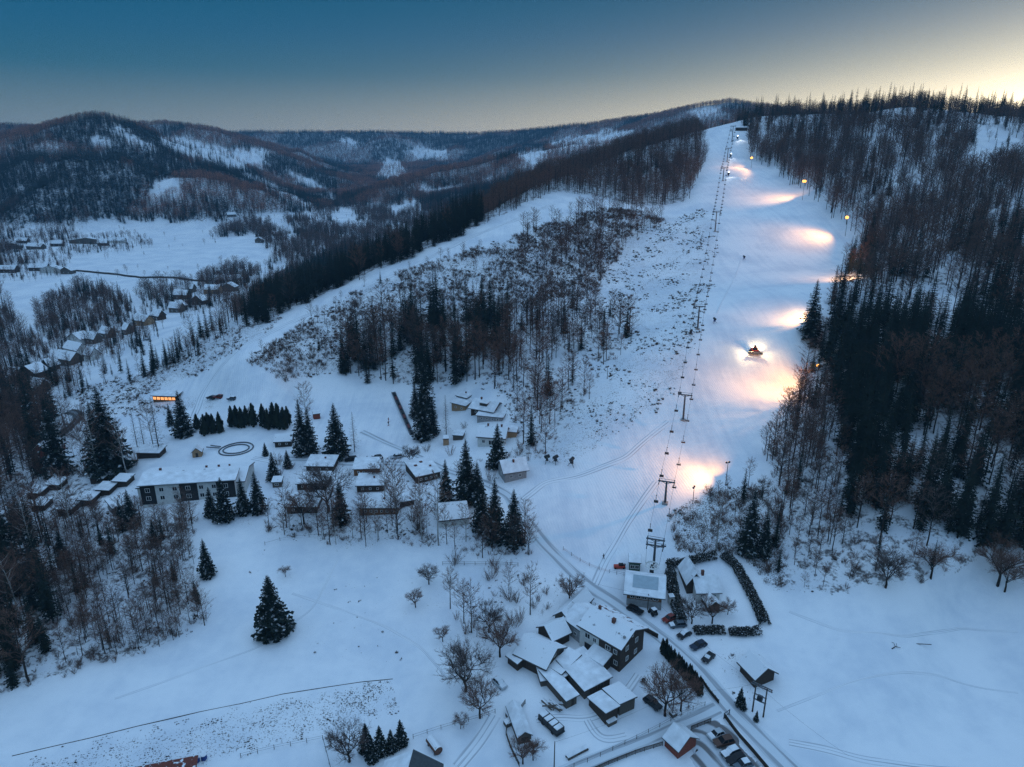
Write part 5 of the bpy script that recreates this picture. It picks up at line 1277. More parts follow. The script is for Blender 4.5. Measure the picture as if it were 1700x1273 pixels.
# ------------------------------------------------------------------ floodlights, lamps
LAMPO = mat('sodium_lamp', (1, .6, .2), .4, emit=(1.0, .40, .065), es=2.8)
def floodlight(px, py, hp, tgt, watts, label, lit=True, deg=112, col=(1., .42, .08), name='floodlight', r_=.95, blend=1., far=None, fw=0):
    p = hit(px, py); h = float(hpx(p, hp)); T = hit(*tgt)
    d = T - p; rz = math.atan2(d.y, d.x)
    r = root(name, p, rz, label, 'floodlight')
    MB().tube([(0, 0, -.6), (0, 0, h)], [.13, .08], 7).build('pole', POLEW, r)
    MB().box(-.1, .1, -.8, .8, h - .15, h - .02).build('crossbar', STEEL, r)
    for sy in (-.55, .55):
        hd = MB().prism([(-.15, h + .0), (.28, h - .12), (.34, h + .3), (-.1, h + .38)], 'y', sy - .26, sy + .26).build('lamp_head', DARKM, r)
        if lit: MB().ball((.5, sy, h + .1), r_, seg=10, rings=6).build('lamp', LAMPO, hd)
    dd = math.hypot(d.x, d.y) * 2.4
    if watts: spot(r, (1.9 if lit and r_ > .5 else 1.0, 0, h - .2), (dd, 0, d.z), watts, deg, col, blend, .3)
    KEEP_OUT.append((p.x, p.y, 5.)); u_ = d.normalized(); KEEP_OUT.append((p.x + u_.x * 8, p.y + u_.y * 8, 7.)); KEEP_OUT.append((p.x + u_.x * 18, p.y + u_.y * 18, 8.))
    if far:
        q_ = hit(*far) - p; a_ = math.atan2(q_.y, q_.x) - rz; m_ = math.hypot(q_.x, q_.y)
        spot(r, (2.0 if r_ > .5 else .9, .55, h + .3), (m_ * math.cos(a_), m_ * math.sin(a_), q_.z), fw, 116, (1., .47, .16), 1., .3)
    return r
floodlight(1403, 392, 31, (1352, 392), 20000, 'floodlight shining brightest where the wood meets the lower slope bend', far=(1265, 398), fw=62000)
floodlight(1332, 332, 31, (1288, 318), 18000, 'slim floodlight on the wood edge halfway up the slope', far=(1225, 325), fw=62000)
floodlight(1247, 279, 17, (1218, 275), 11000, 'topmost glowing orange floodlight beside the upper slope', far=(1195, 285), fw=30000)
floodlight(1354, 645, 38, (1300, 640), 32000, 'orange floodlight peeping out of the dark wood edge', r_=.4, far=(1150, 700), fw=62000)
floodlight(1205, 802, 34, (1165, 770), 12000, 'tall pole floodlight at the scrubby bank lighting the lower slope', r_=.14, far=(1060, 790), fw=26000)
floodlight(1352, 548, 30, (1300, 520), 3800, 'floodlight behind the pointed spruce on the wood edge', r_=.15, col=(1., .85, .5), far=(1215, 505), fw=32000)
floodlight(1424, 470, 30, (1375, 450), 22000, 'floodlight hidden among trees above the dark spruces', r_=.15, col=(1., .6, .28), far=(1290, 440), fw=45000)
for x, y, h, lab in ((1150, 836, 27, 'unlit lamp pole on the scrubby bank'), (1008, 629, 20, 'unlit lamp pole at the shrubby left edge of the slope')):
    floodlight(x, y, h, (x - 30, y - 10), 0, lab, lit=False, name='lamp_pole')
LAMPB = mat('white_work_lamp', (1, 1, 1), .4, emit=(.92, .97, 1.), es=8)
# fan snow guns
def snow_gun(px, py, rz, label, lit=0., big=1.):
    p = hit(px, py); r = root('snow_gun', p, rz, label, 'snow gun'); r.scale = (big,) * 3
    MB().tube([(-.7, 0, 1.6), (-.45, 0, 1.75), (.55, 0, 2.1), (.75, 0, 2.18)], [.42, .55, .5, .46], 12).build('fan_barrel', DARKM, r)
    ft = MB()
    for a in (0, 2.1, 4.2): ft.tube([(0, 0, 1.4), (1.1 * math.cos(a), 1.1 * math.sin(a), -.1)], .06, 5)
    ft.build('tripod', DARKM, r); MB().box(-.3, .3, -.4, .4, .7, 1.5).build('control_box', BLUEP if big < 1.1 else DARKM, r, .03)
    if lit:
        MB().ball((.2, 0, 2.95), .3, seg=8, rings=5).build('work_lamp', LAMPB, r)
        spot(r, (.4, 0, 3.1), (8, 0, -4), lit, 120, (.93, .97, 1.), .9)
    KEEP_OUT.append((p.x, p.y, 2.5))
snow_gun(908, 768, 0, 'dark snow gun closest to the grey gabled house', big=1.25); snow_gun(922, 769, .5, 'middle snow gun of the three by the grey house', big=1.25); snow_gun(949, 773, .9, 'snow gun standing furthest out on the snow by the grey house', big=1.25)
snow_gun(1186, 536, 2, 'snow gun beside the lift line level with the groomer'); snow_gun(1235, 431, 2, 'snow gun with a hose trail on the middle slope')
snow_gun(1147, 556, 1, 'small snow gun among tussocks below the lift chairs')
snow_gun(1209, 293, -1.2, 'lit snow gun beside the fifth slope tower', 3000, 1.3); snow_gun(1213, 262, -1.2, 'lit snow gun beside the sixth slope tower', 3000, 1.3); snow_gun(1224, 232, -1.0, 'lit snow gun at the top of the piste', 4000, 1.3)

# ------------------------------------------------------------------ conveyor, round track, barrels, tank ...
a, b = hit(653, 652), hit(684, 722); d = b - a; rz = math.atan2(d.y, d.x); L = d.length
cv = root('conveyor_lift', a, rz, 'long narrow carpet lift with reddish cover beside the nursery slope', 'carpet lift')
pit = math.asin((b.z - a.z) / L)
for nm, m_, bx in (('belt', BLACK, (-.45, .45, .1, .35)), ('side_rail', STEEL, (-.85, -.55, 0, .6)), ('side_rail', STEEL, (.55, .85, 0, .6))):
    o = MB().box(0, L, *bx).build(nm, m_, cv); o.rotation_euler = (0, -pit, 0)
for k in range(9):
    o = MB().box(k * L / 9 + .6, (k + 1) * L / 9 - .5, -.38, .38, .5, .75).build('cover', mat('faded_red_cover', (.16, .05, .05), .7) if k % 2 else DARKM, cv, .05); o.rotation_euler = (0, -pit, 0)
c = hit(392, 746)
r = root('kart_track', c, 0, 'oval tyre lined kart track on the snow behind the hotel', 'kart track')
for a_, b_, z in ((6.4, 4.6, .2), (4.9, 3.1, .2)):
    MB().tube([(a_ * math.cos(t_), b_ * math.sin(t_), z + float(zat(c.x + a_ * math.cos(t_), c.y + b_ * math.sin(t_))) - c.z) for t_ in np.linspace(0, 2 * math.pi, 49)], .26, 6, cap=False).build('barrier', STEEL, r)
MB().tube([(-6.6, 2, .3), (-11, 3.2, .3)], .22, 6).tube([(-6.6, .8, .3), (-12, 1.6, .3)], .22, 6).build('pit_lane', STEEL, r)
for x, y, lab in ((327, 1264, 'blue barrel nearest the red roofed shed'), (339, 1260, 'blue barrel standing further from the red roofed shed')):
    r = on('barrel', x, y, 0, lab, 'barrel'); MB().tube([(0, 0, -.1), (0, 0, .45), (0, 0, 1.1)], [.55, .6, .55], 14).tube([(0, 0, .35), (0, 0, .42)], .63, 14).build('drum', BLUEP, r); MB().tube([(0, 0, 1.1), (0, 0, 1.2)], .56, 14).build('snow_cap', SNOW, r)
r = on('fuel_tank', 721, 1243, R(125), 'horizontal rusty tank with snow on top behind the bungalow', 'tank')
MB().tube([(-2, 0, 1.1), (2, 0, 1.1)], .95, 16).build('tank_body', mat('rusty_brown_metal', (.13, .06, .04), .7, vary=.4, scale=2, snow=.9, up=.5), r, .06); MB().box(-1.5, -1.2, -.8, .8, -.2, .5).box(1.2, 1.5, -.8, .8, -.2, .5).build('cradle', STEEL, r)
r = on('trailer', 915, 1207, R(-52), 'black trailer loaded with snow topped crates in the farmyard', 'trailer')
MB().box(-3.2, 3.2, -1.2, 1.2, .5, .8).build('bed', DARKM, r)
for k in range(4): cr_ = MB().box(-3.1 + k * 1.57, -1.65 + k * 1.57, -1.15, 1.15, .8, 1.9).build('crate', DARKM, r, .04); MB().box(-3.0 + k * 1.57, -1.75 + k * 1.57, -.95, .9, 1.9, 2.05).build('snow_cap', SNOW, cr_, .06)
for x in (-1.6, 1.6):
    for sy in (-1, 1): MB().tube([(0, -.15, 0), (0, .15, 0)], .42, 12).build('wheel', BLACK, r, loc=(x, sy * 1.05, .42))
c, rz, L = frame_of((944, 1264), (978, 1246))
r = root('log_pile', c, rz, 'long low stack of logs beside the road fence', 'log pile')
for i in range(6):
    for j in range(3 - i % 1): MB().tube([(-L/2 + i * L/6 + .05, .25 + j * .42, .25 + .3 * (j % 2)), (-L/2 + (i + 1) * L/6 - .08, .25 + j * .42, .25 + .3 * (j % 2))], .22, 8).build('log', WOOD3, r)
MB().box(-L/2, L/2, .1, 1.2, .72, .84).build('snow_cap', SNOW, r, .05)
for x, y, lab, sz in ((846, 1190, 'snowy crate nearest the hedgerow in the yard corner', 1.4), (850, 1199, 'wider snowy crate beside the trailer yard corner', 1.9), (843, 1203, 'tall dark bin beside the rounded shed', 1.5), (887, 1236, 'small snowy box at the rounded shed door', 1.2), (1014, 1200, 'snowy bench beside the brown yard shed', 2.4), (1117, 1187, 'small snowy hutch under the big yard tree', 1.4)):
    r = on('crate', x, y, R(30), lab, 'crate'); MB().box(-sz/2, sz/2, -.7, .7, -.2, .9).build('box', WOOD3, r, .04); MB().box(-sz/2 - .05, sz/2 + .05, -.75, .75, .9, 1.1).build('snow_cap', SNOW, r, .05)
r = on('lumber_pile', 917, 1170, R(-30), 'heap of snowy planks beside the workshop wall', 'lumber pile')
random.seed(4)
for k in range(12): MB().box(-1.8, 1.8, -.14, .14, 0, .16).build('plank', SNOW if k % 2 else WOOD3, r, loc=(random.uniform(-1.5, 1.5), random.uniform(-1.3, 1.3), .05 + k * .05), rz=random.uniform(-.7, .7))
r = on('garden_bush_ball', 1068, 1132, 0, 'small round snowy bush in the farmyard', 'bush'); 
Tt, Cc = thuja(99, .5); link('foliage', Cc.mesh('round_bush', [BARK, THUJA]), r, (0, 0, -.2)).scale = (1.6, 1.6, 1.5); link('stem', Tt.mesh('bush_stem', [BARK, BARK]), r)
r = on('snow_covered_machine', 1028, 943, 0, 'red machine parked by the lift queue', 'machine'); MB().box(-1.6, 1.6, -.6, .6, .2, 1.0).build('body', REDP, r, .1); MB().box(-.2, 1.2, -.5, .5, 1.0, 1.5).build('seat', BLACK, r, .08); MB().tube([(-1.2, -.6, .3), (-1.2, .6, .3)], .3, 10).tube([(1.2, -.6, .3), (1.2, .6, .3)], .3, 10).build('track', BLACK, r)

# ------------------------------------------------------------------ poles, wires
def pole(px, py, hp, label, arm=True, name='utility_pole', r_=.13):
    p = hit(px, py); h = float(hpx(p, hp)); r = root(name, p, R(20), label, 'pole')
    MB().tube([(0, 0, -.5), (0, 0, h)], [r_, r_ * .7], 8).build('pole', POLEW, r)
    if arm: MB().box(-.9, .9, -.07, .07, h - .5, h - .36).build('crossarm', STEEL, r)
    for x in ((-.8, 0, .8) if arm else (0,)): MB().tube([(x, 0, h - .4), (x, 0, h - .1)], .05, 6).build('insulator', FRAMEW, r)
    return p + Vector((0, 0, h - .1))
q1 = pole(920, 1273, 42, 'slim pole beside the log pile in the farmyard', False)
q2 = pole(1075, 1012, 26, 'wooden pole in front of the brown lift building', False)
q3 = pole(1116, 1190, 40, 'dark pole beside the big bare yard tree', False)
q4 = pole(945, 995, 40, 'wooden pole on the fence above the farm', False)
q5 = pole(1188, 915, 60, 'tall thin pole on the scrubby bank', False)
# transformer platform
pa, pb = hit(1249, 1181), hit(1267, 1190); d = pb - pa
r = root('transformer_pole', pa, math.atan2(d.y, d.x), 'two legged pole structure carrying a dark transformer beside the hay barn', 'transformer')
sp_ = math.hypot(d.x, d.y); hh = 7.8
for x in (0, sp_): MB().tube([(x, 0, -1), (x, 0, hh)], [.19, .14], 8).build('leg', POLEW, r)
MB().box(-.2, sp_ + .2, -.12, .12, 3.6, 3.8).box(-.2, sp_ + .2, -.12, .12, 5.0, 5.15).build('platform', STEEL, r)
MB().box(sp_/2 - .55, sp_/2 + .55, -.5, .5, 3.85, 5.0).build('transformer', DARKM, r, .06)
MB().box(-1.2, sp_ + 1.2, -.1, .1, hh - .5, hh - .3).box(-1.0, sp_ + 1.0, .5, .7, hh - .5, hh - .3).tube([(-1, .1, hh - .4), (sp_ + 1, .6, hh - .4)], .05, 5).build('crossarm', STEEL, r)
for x in np.linspace(-1, sp_ + 1, 4): MB().tube([(x, 0, hh - .3), (x, 0, hh + .15)], .07, 6).build('insulator', BRICK, r)
qt = Vector((pa.x, pa.y, pa.z + hh))
def wire(a, b, label, sag=.03, r_=.018):
    L = (b - a).length; P = []
    for i in range(17):
        t = i / 16; q_ = a.lerp(b, t); q_.z -= L * sag * 4 * t * (1 - t); P.append(q_)
    tag(MB().tube(P, r_, 4).build('power_line', CABLE), label, 'power line')
wire(qt, hit(1400, 1300) + Vector((0, 0, 7)), 'power line crossing the snowy field from the transformer'); wire(qt, q2, 'power line between transformer and the lift building pole')
wire(qt, q3, 'power line between transformer and the dark yard pole'); wire(q3, q1, 'power line across the farmyard'); wire(q2, q4, 'power line from the lift building towards the upper farm')

# ------------------------------------------------------------------ fences, hedges, walls
POST = MB().tube([(0, 0, -.4), (0, 0, 1.25)], .06, 5).mesh('post', POLEW)
def fence(pts, label, step=2.6, h=1.15, rails=(.5, 1.0), rm=POLEW, rr=.03, net=None, pm=None):
    P = px_line(pts, .6, 2)
    s = np.concatenate([[0], np.cumsum(np.linalg.norm(np.diff(P, axis=0), axis=1))])
    n = min(100, max(2, int(s[-1] / step) + 1)); q_ = [Vector((np.interp(t, s, P[:, 0]), np.interp(t, s, P[:, 1]), 0)) for t in np.linspace(0, s[-1], n)]
    for v in q_: v.z = float(zat(v.x, v.y))
    r = root('fence', q_[0], 0, label, 'fence')
    for v in q_: link('post', pm or POST, r, v - q_[0])
    for z in rails: MB().tube([v - q_[0] + Vector((0, 0, z)) for v in q_], rr, 4).build('rail', rm, r)
    if net:
        m = MB()
        for v in q_: m.V += [v - q_[0] + Vector((0, 0, .1)), v - q_[0] + Vector((0, 0, h))]
        for k in range(n - 1): m.F.append((2*k, 2*k + 2, 2*k + 3, 2*k + 1)); m.I.append(0)
        b_ = m.build('netting', net, r); md = b_.modifiers.new('thick', 'SOLIDIFY'); md.thickness = .04
fence([(935,913),(960,930),(985,943),(1012,951)], 'orange net fence at the foot of the piste', 3, .8, (.4, .8), ORANGE, .03)
fence([(1012,951),(1040,957),(1072,962)], 'dark railing across the lift queue', 2, 1.1, (.55, 1.1), STEEL)
fence([(923,965),(945,990),(975,1002),(1010,1015),(1046,1036),(1052,1040)], 'dark wire fence between the road and the farm', 2.2, 1.2, (.4, .8, 1.2), STEEL)
fence([(872,1168),(838,1215),(848,1245),(862,1273)], 'board fence along the sunken lane by the rounded shed', 1.6, 1.2, (.3, .7, 1.1), POLEW, .07)
fence([(686,1226),(740,1208),(800,1192),(822,1184)], 'wire fence across the snowy plot behind the bungalow', 3, 1.2, (.5, 1.1))
fence([(400,1258),(450,1245),(500,1235),(536,1228)], 'post and rail fence along the ploughed strip', 3, 1.2, (.6, 1.1), STEEL)
fence([(536,1228),(545,1262),(552,1290)], 'short fence running down beside the bungalow shrubs', 3, 1.2, (.6, 1.1), STEEL)
fence([(930,1283),(985,1262),(1040,1235),(1100,1205),(1135,1185),(1170,1172)], 'wire fence along the upper side of the side road', 3.2, 1.2, (.5, 1.1), STEEL)
fence([(965,1290),(1010,1270),(1060,1250),(1100,1238)], 'dark board fence below the side road', 2.2, 1.2, (.3, .6, .9, 1.15), WOOD, .09)
fence([(1147,1212),(1180,1199)], 'short dark board fence at the yard entrance', 1.6, 1.2, (.3, .6, .9, 1.15), WOOD, .09)
fence([(1203,1192),(1225,1222),(1250,1250),(1275,1280)], 'long dark wall fence beside the rutted road', 1.6, 1.2, (.2, .45, .7, .95, 1.15), WOOD, .1)
fence([(735,938),(780,938),(830,938),(860,940)], 'dark wire fence below the belt of trees', 3, 1.2, (.5, 1.1), POLEW, .04)
fence([(1150,412),(1105,445),(1065,480),(1030,510)], 'line of snow fence posts on the tussocky slope', 4, 1.3, (1.1,), POLEW)
fence([(1040,1030),(1065,1045),(1092,1060)], 'dark hedge like board fence behind the farmhouse', 1.5, 1.4, (.2, .5, .8, 1.1, 1.3), WOOD, .14)
fence([(1163,1128),(1178,1150),(1193,1168)], 'low dark guard wall where the roads meet', 1.2, 1.0, (.15, .4, .65, .9), WOOD, .12)
MB().tube([v + Vector((0, 0, .02)) for v in [hit(x, y) for x, y in [(20,1255),(75,1242),(150,1225),(230,1205),(330,1182),(400,1168),(470,1152),(540,1141),(600,1132),(652,1127)]]], .09, 5).build('ditch', mat('bare_ditch_earth', (.05, .045, .04), .9))['kind'] = 'structure'
fence([(440,905),(480,893),(540,890),(560,892)], 'broken fence at the upper field edge', 4, 1.0, (.8,))
fence([(345,468),(290,462),(235,462),(180,455),(120,450)], 'dark hedge line between the far valley fields', 6, 1.5, (.4, .9, 1.4), POLEW, .5)
# sign gate by the wall
r = on('gate_frame', 1206, 1190, R(35), 'small rectangular gate frame at the head of the dark wall', 'gate'); MB().box(-1, -.85, -.08, .08, 0, 1.6).box(.85, 1, -.08, .08, 0, 1.6).build('post', STEEL, r); MB().box(-.85, .85, -.06, .06, 1.42, 1.56).box(-.85, .85, -.06, .06, .5, .62).build('rail', STEEL, r)
HEDGE = mat('snow_dusted_hedge', (.030, .030, .024), .85, vary=.4, scale=4, snow=.33, snow_scale=3., up=.4, spec=.04)
def hedge(pts, wd, h, label, seed, m=HEDGE, dens=85):
    P = px_line(pts, .5, 4); random.seed(seed); S_ = Shape()
    s = np.concatenate([[0], np.cumsum(np.linalg.norm(np.diff(P, axis=0), axis=1))]); o0 = Vector((P[0][0], P[0][1], float(zat(*P[0]))))
    for k in range(int(s[-1] * dens)):
        t = random.uniform(0, s[-1]); x, y = np.interp(t, s, P[:, 0]), np.interp(t, s, P[:, 1]); i = min(len(P) - 2, int(np.searchsorted(s, t)))
        tx, ty = P[i + 1] - P[i]; L = math.hypot(tx, ty) + 1e-6; nx, ny = -ty / L, tx / L
        a = random.uniform(-.4, math.pi + .4); rr = (.8 + .35 * vnoise(np.array(t * .7 + seed), np.array(a * 2.)).item())
        off, z = math.cos(a) * wd / 2 * rr, max(.1, (.25 + .75 * max(0, math.sin(a))) * h * rr * random.uniform(.75, 1.08))
        p = Vector((x + nx * off, y + ny * off, float(zat(x, y)) + z)) - o0
        for _ in range(2):
            v = lambda q=.32: Vector((random.uniform(-q, q), random.uniform(-q, q), random.uniform(-q, q)))
            S_.tri(p + v(), p + v(), p + v(), 0)
    # woody core
    core = MB(); core.tube([Vector((x, y, float(zat(x, y)) + h * .42)) - o0 for x, y in P[::4]], h * .36, 6)
    r = root('hedge', o0, 0, label, 'hedge'); link('foliage', S_.mesh('hedge_foliage', [m]), r); core.build('core', BARK, r)
hedge([(1107,940),(1132,938),(1160,930),(1188,925)], 2.6, 2.0, 'snowy hedge along the top of the garden', 1)
hedge([(1200,925),(1222,942),(1240,975),(1258,1010),(1270,1040)], 2.6, 2.2, 'snowy hedge along the field side of the garden', 2)
hedge([(1112,950),(1118,985),(1125,1015),(1132,1035)], 2.8, 2.2, 'snowy hedge beside the brown lift building', 3)
hedge([(1152,1050),(1180,1049),(1203,1049)], 2.2, 1.8, 'clipped dark hedge block at the garden corner by the cars', 4)
hedge([(1210,1052),(1238,1053),(1262,1050)], 2.2, 2.0, 'longer clipped hedge block at the lower garden edge', 5)
TG = 'row of pointed thujas between farm and road'
for k in range(24):
    t = k / 23; x = 1099 + t * (1163 - 1099) + random.uniform(-1, 1); y = 1083 + t * (1155 - 1083) + random.uniform(-1, 1)
    p = hit(x, y); random.seed(200 + k)
    plant('thuja', p.x, p.y, random.uniform(4.6, 6.2), 'one of the pointed thujas in the dense row between farm and road', 'thuja', TG, fat=.75)
# ------------------------------------------------------------------ people
def person(px, py, rz, coat, label, skis=False, stride=.18):
    p = hit(px, py); r = root('person', p, rz, label, 'person')
    me = bpy.data.meshes.new('person'); V = [(0, 0, .95), (0, 0, 1.2), (0, 0, 1.42), (.02, 0, 1.52), (.03, 0, 1.68), (stride, .1, .5), (stride * .6, .12, .06), (stride * .6 + .16, .12, .03), (-stride * .5, -.1, .5), (-stride, -.12, .06), (-stride + .16, -.12, .03),
         (.0, .2, 1.4), (.08, .3, 1.12), (.3, .28, 1.02), (.0, -.2, 1.4), (.08, -.3, 1.12), (.3, -.28, 1.02), (0, .1, .93), (0, -.1, .93)]
    E = [(0, 1), (1, 2), (2, 3), (3, 4), (0, 17), (17, 5), (5, 6), (6, 7), (0, 18), (18, 8), (8, 9), (9, 10), (2, 11), (11, 12), (12, 13), (2, 14), (14, 15), (15, 16)]
    Rr = [.15, .17, .16, .07, .12, .085, .06, .06, .085, .06, .06, .08, .06, .05, .08, .06, .05, .11, .11]
    me.from_pydata(V, E, []); o = link('body', me, r); md = o.modifiers.new('skin', 'SKIN')
    for v, q_ in zip(me.skin_vertices[0].data, Rr): v.radius = (q_, q_)
    me.skin_vertices[0].data[0].use_root = True
    o.modifiers.new('sub', 'SUBSURF').levels = 1
    me.materials.append(coat)
    MB().ball((.03, 0, 1.74), .13, seg=8, rings=5).build('hat', BLACK, r)
    if skis:
        for sy in (-.13, .13): MB().box(-.7, .95, sy - .05, sy + .05, -.01, .03).build('ski', REDP, r)
DK = mat('dark_winter_clothing', (.02, .022, .03), .8); RC = mat('red_winter_clothing', (.25, .03, .03), .8)
person(645, 700, 1, RC, 'person in a red coat on the nursery slope', True); person(645, 706, 1.2, DK, 'person in dark clothes just below the red coat on the nursery slope', True)
person(1002, 928, 2, DK, 'person in dark clothes walking at the foot of the piste'); person(1037, 944, 2, DK, 'person in dark clothes standing beside the green operator hut')
r = on('dead_branch', 1487, 1076, .3, 'dark broken branch lying in the snowy field', 'branch')
MB().tube([(-1.2, 0, .1), (0, .2, .35), (1.2, -.3, .1)], [.12, .1, .04], 6).tube([(0, .2, .35), (.4, 1.1, .6), (.3, 1.8, .4)], .05, 5).tube([(.3, 0, .3), (1, .9, .5)], .04, 5).build('branch', BARK, r)
r = on('ditch_stick', 1525, 1069, 0, 'long thin stick line poking out of the field snow', 'branch'); MB().tube([(-3, .3, .05), (-1, 0, .12), (1, -.1, .08), (3, -.3, .1)], .09, 5).build('stick', BARK, r)
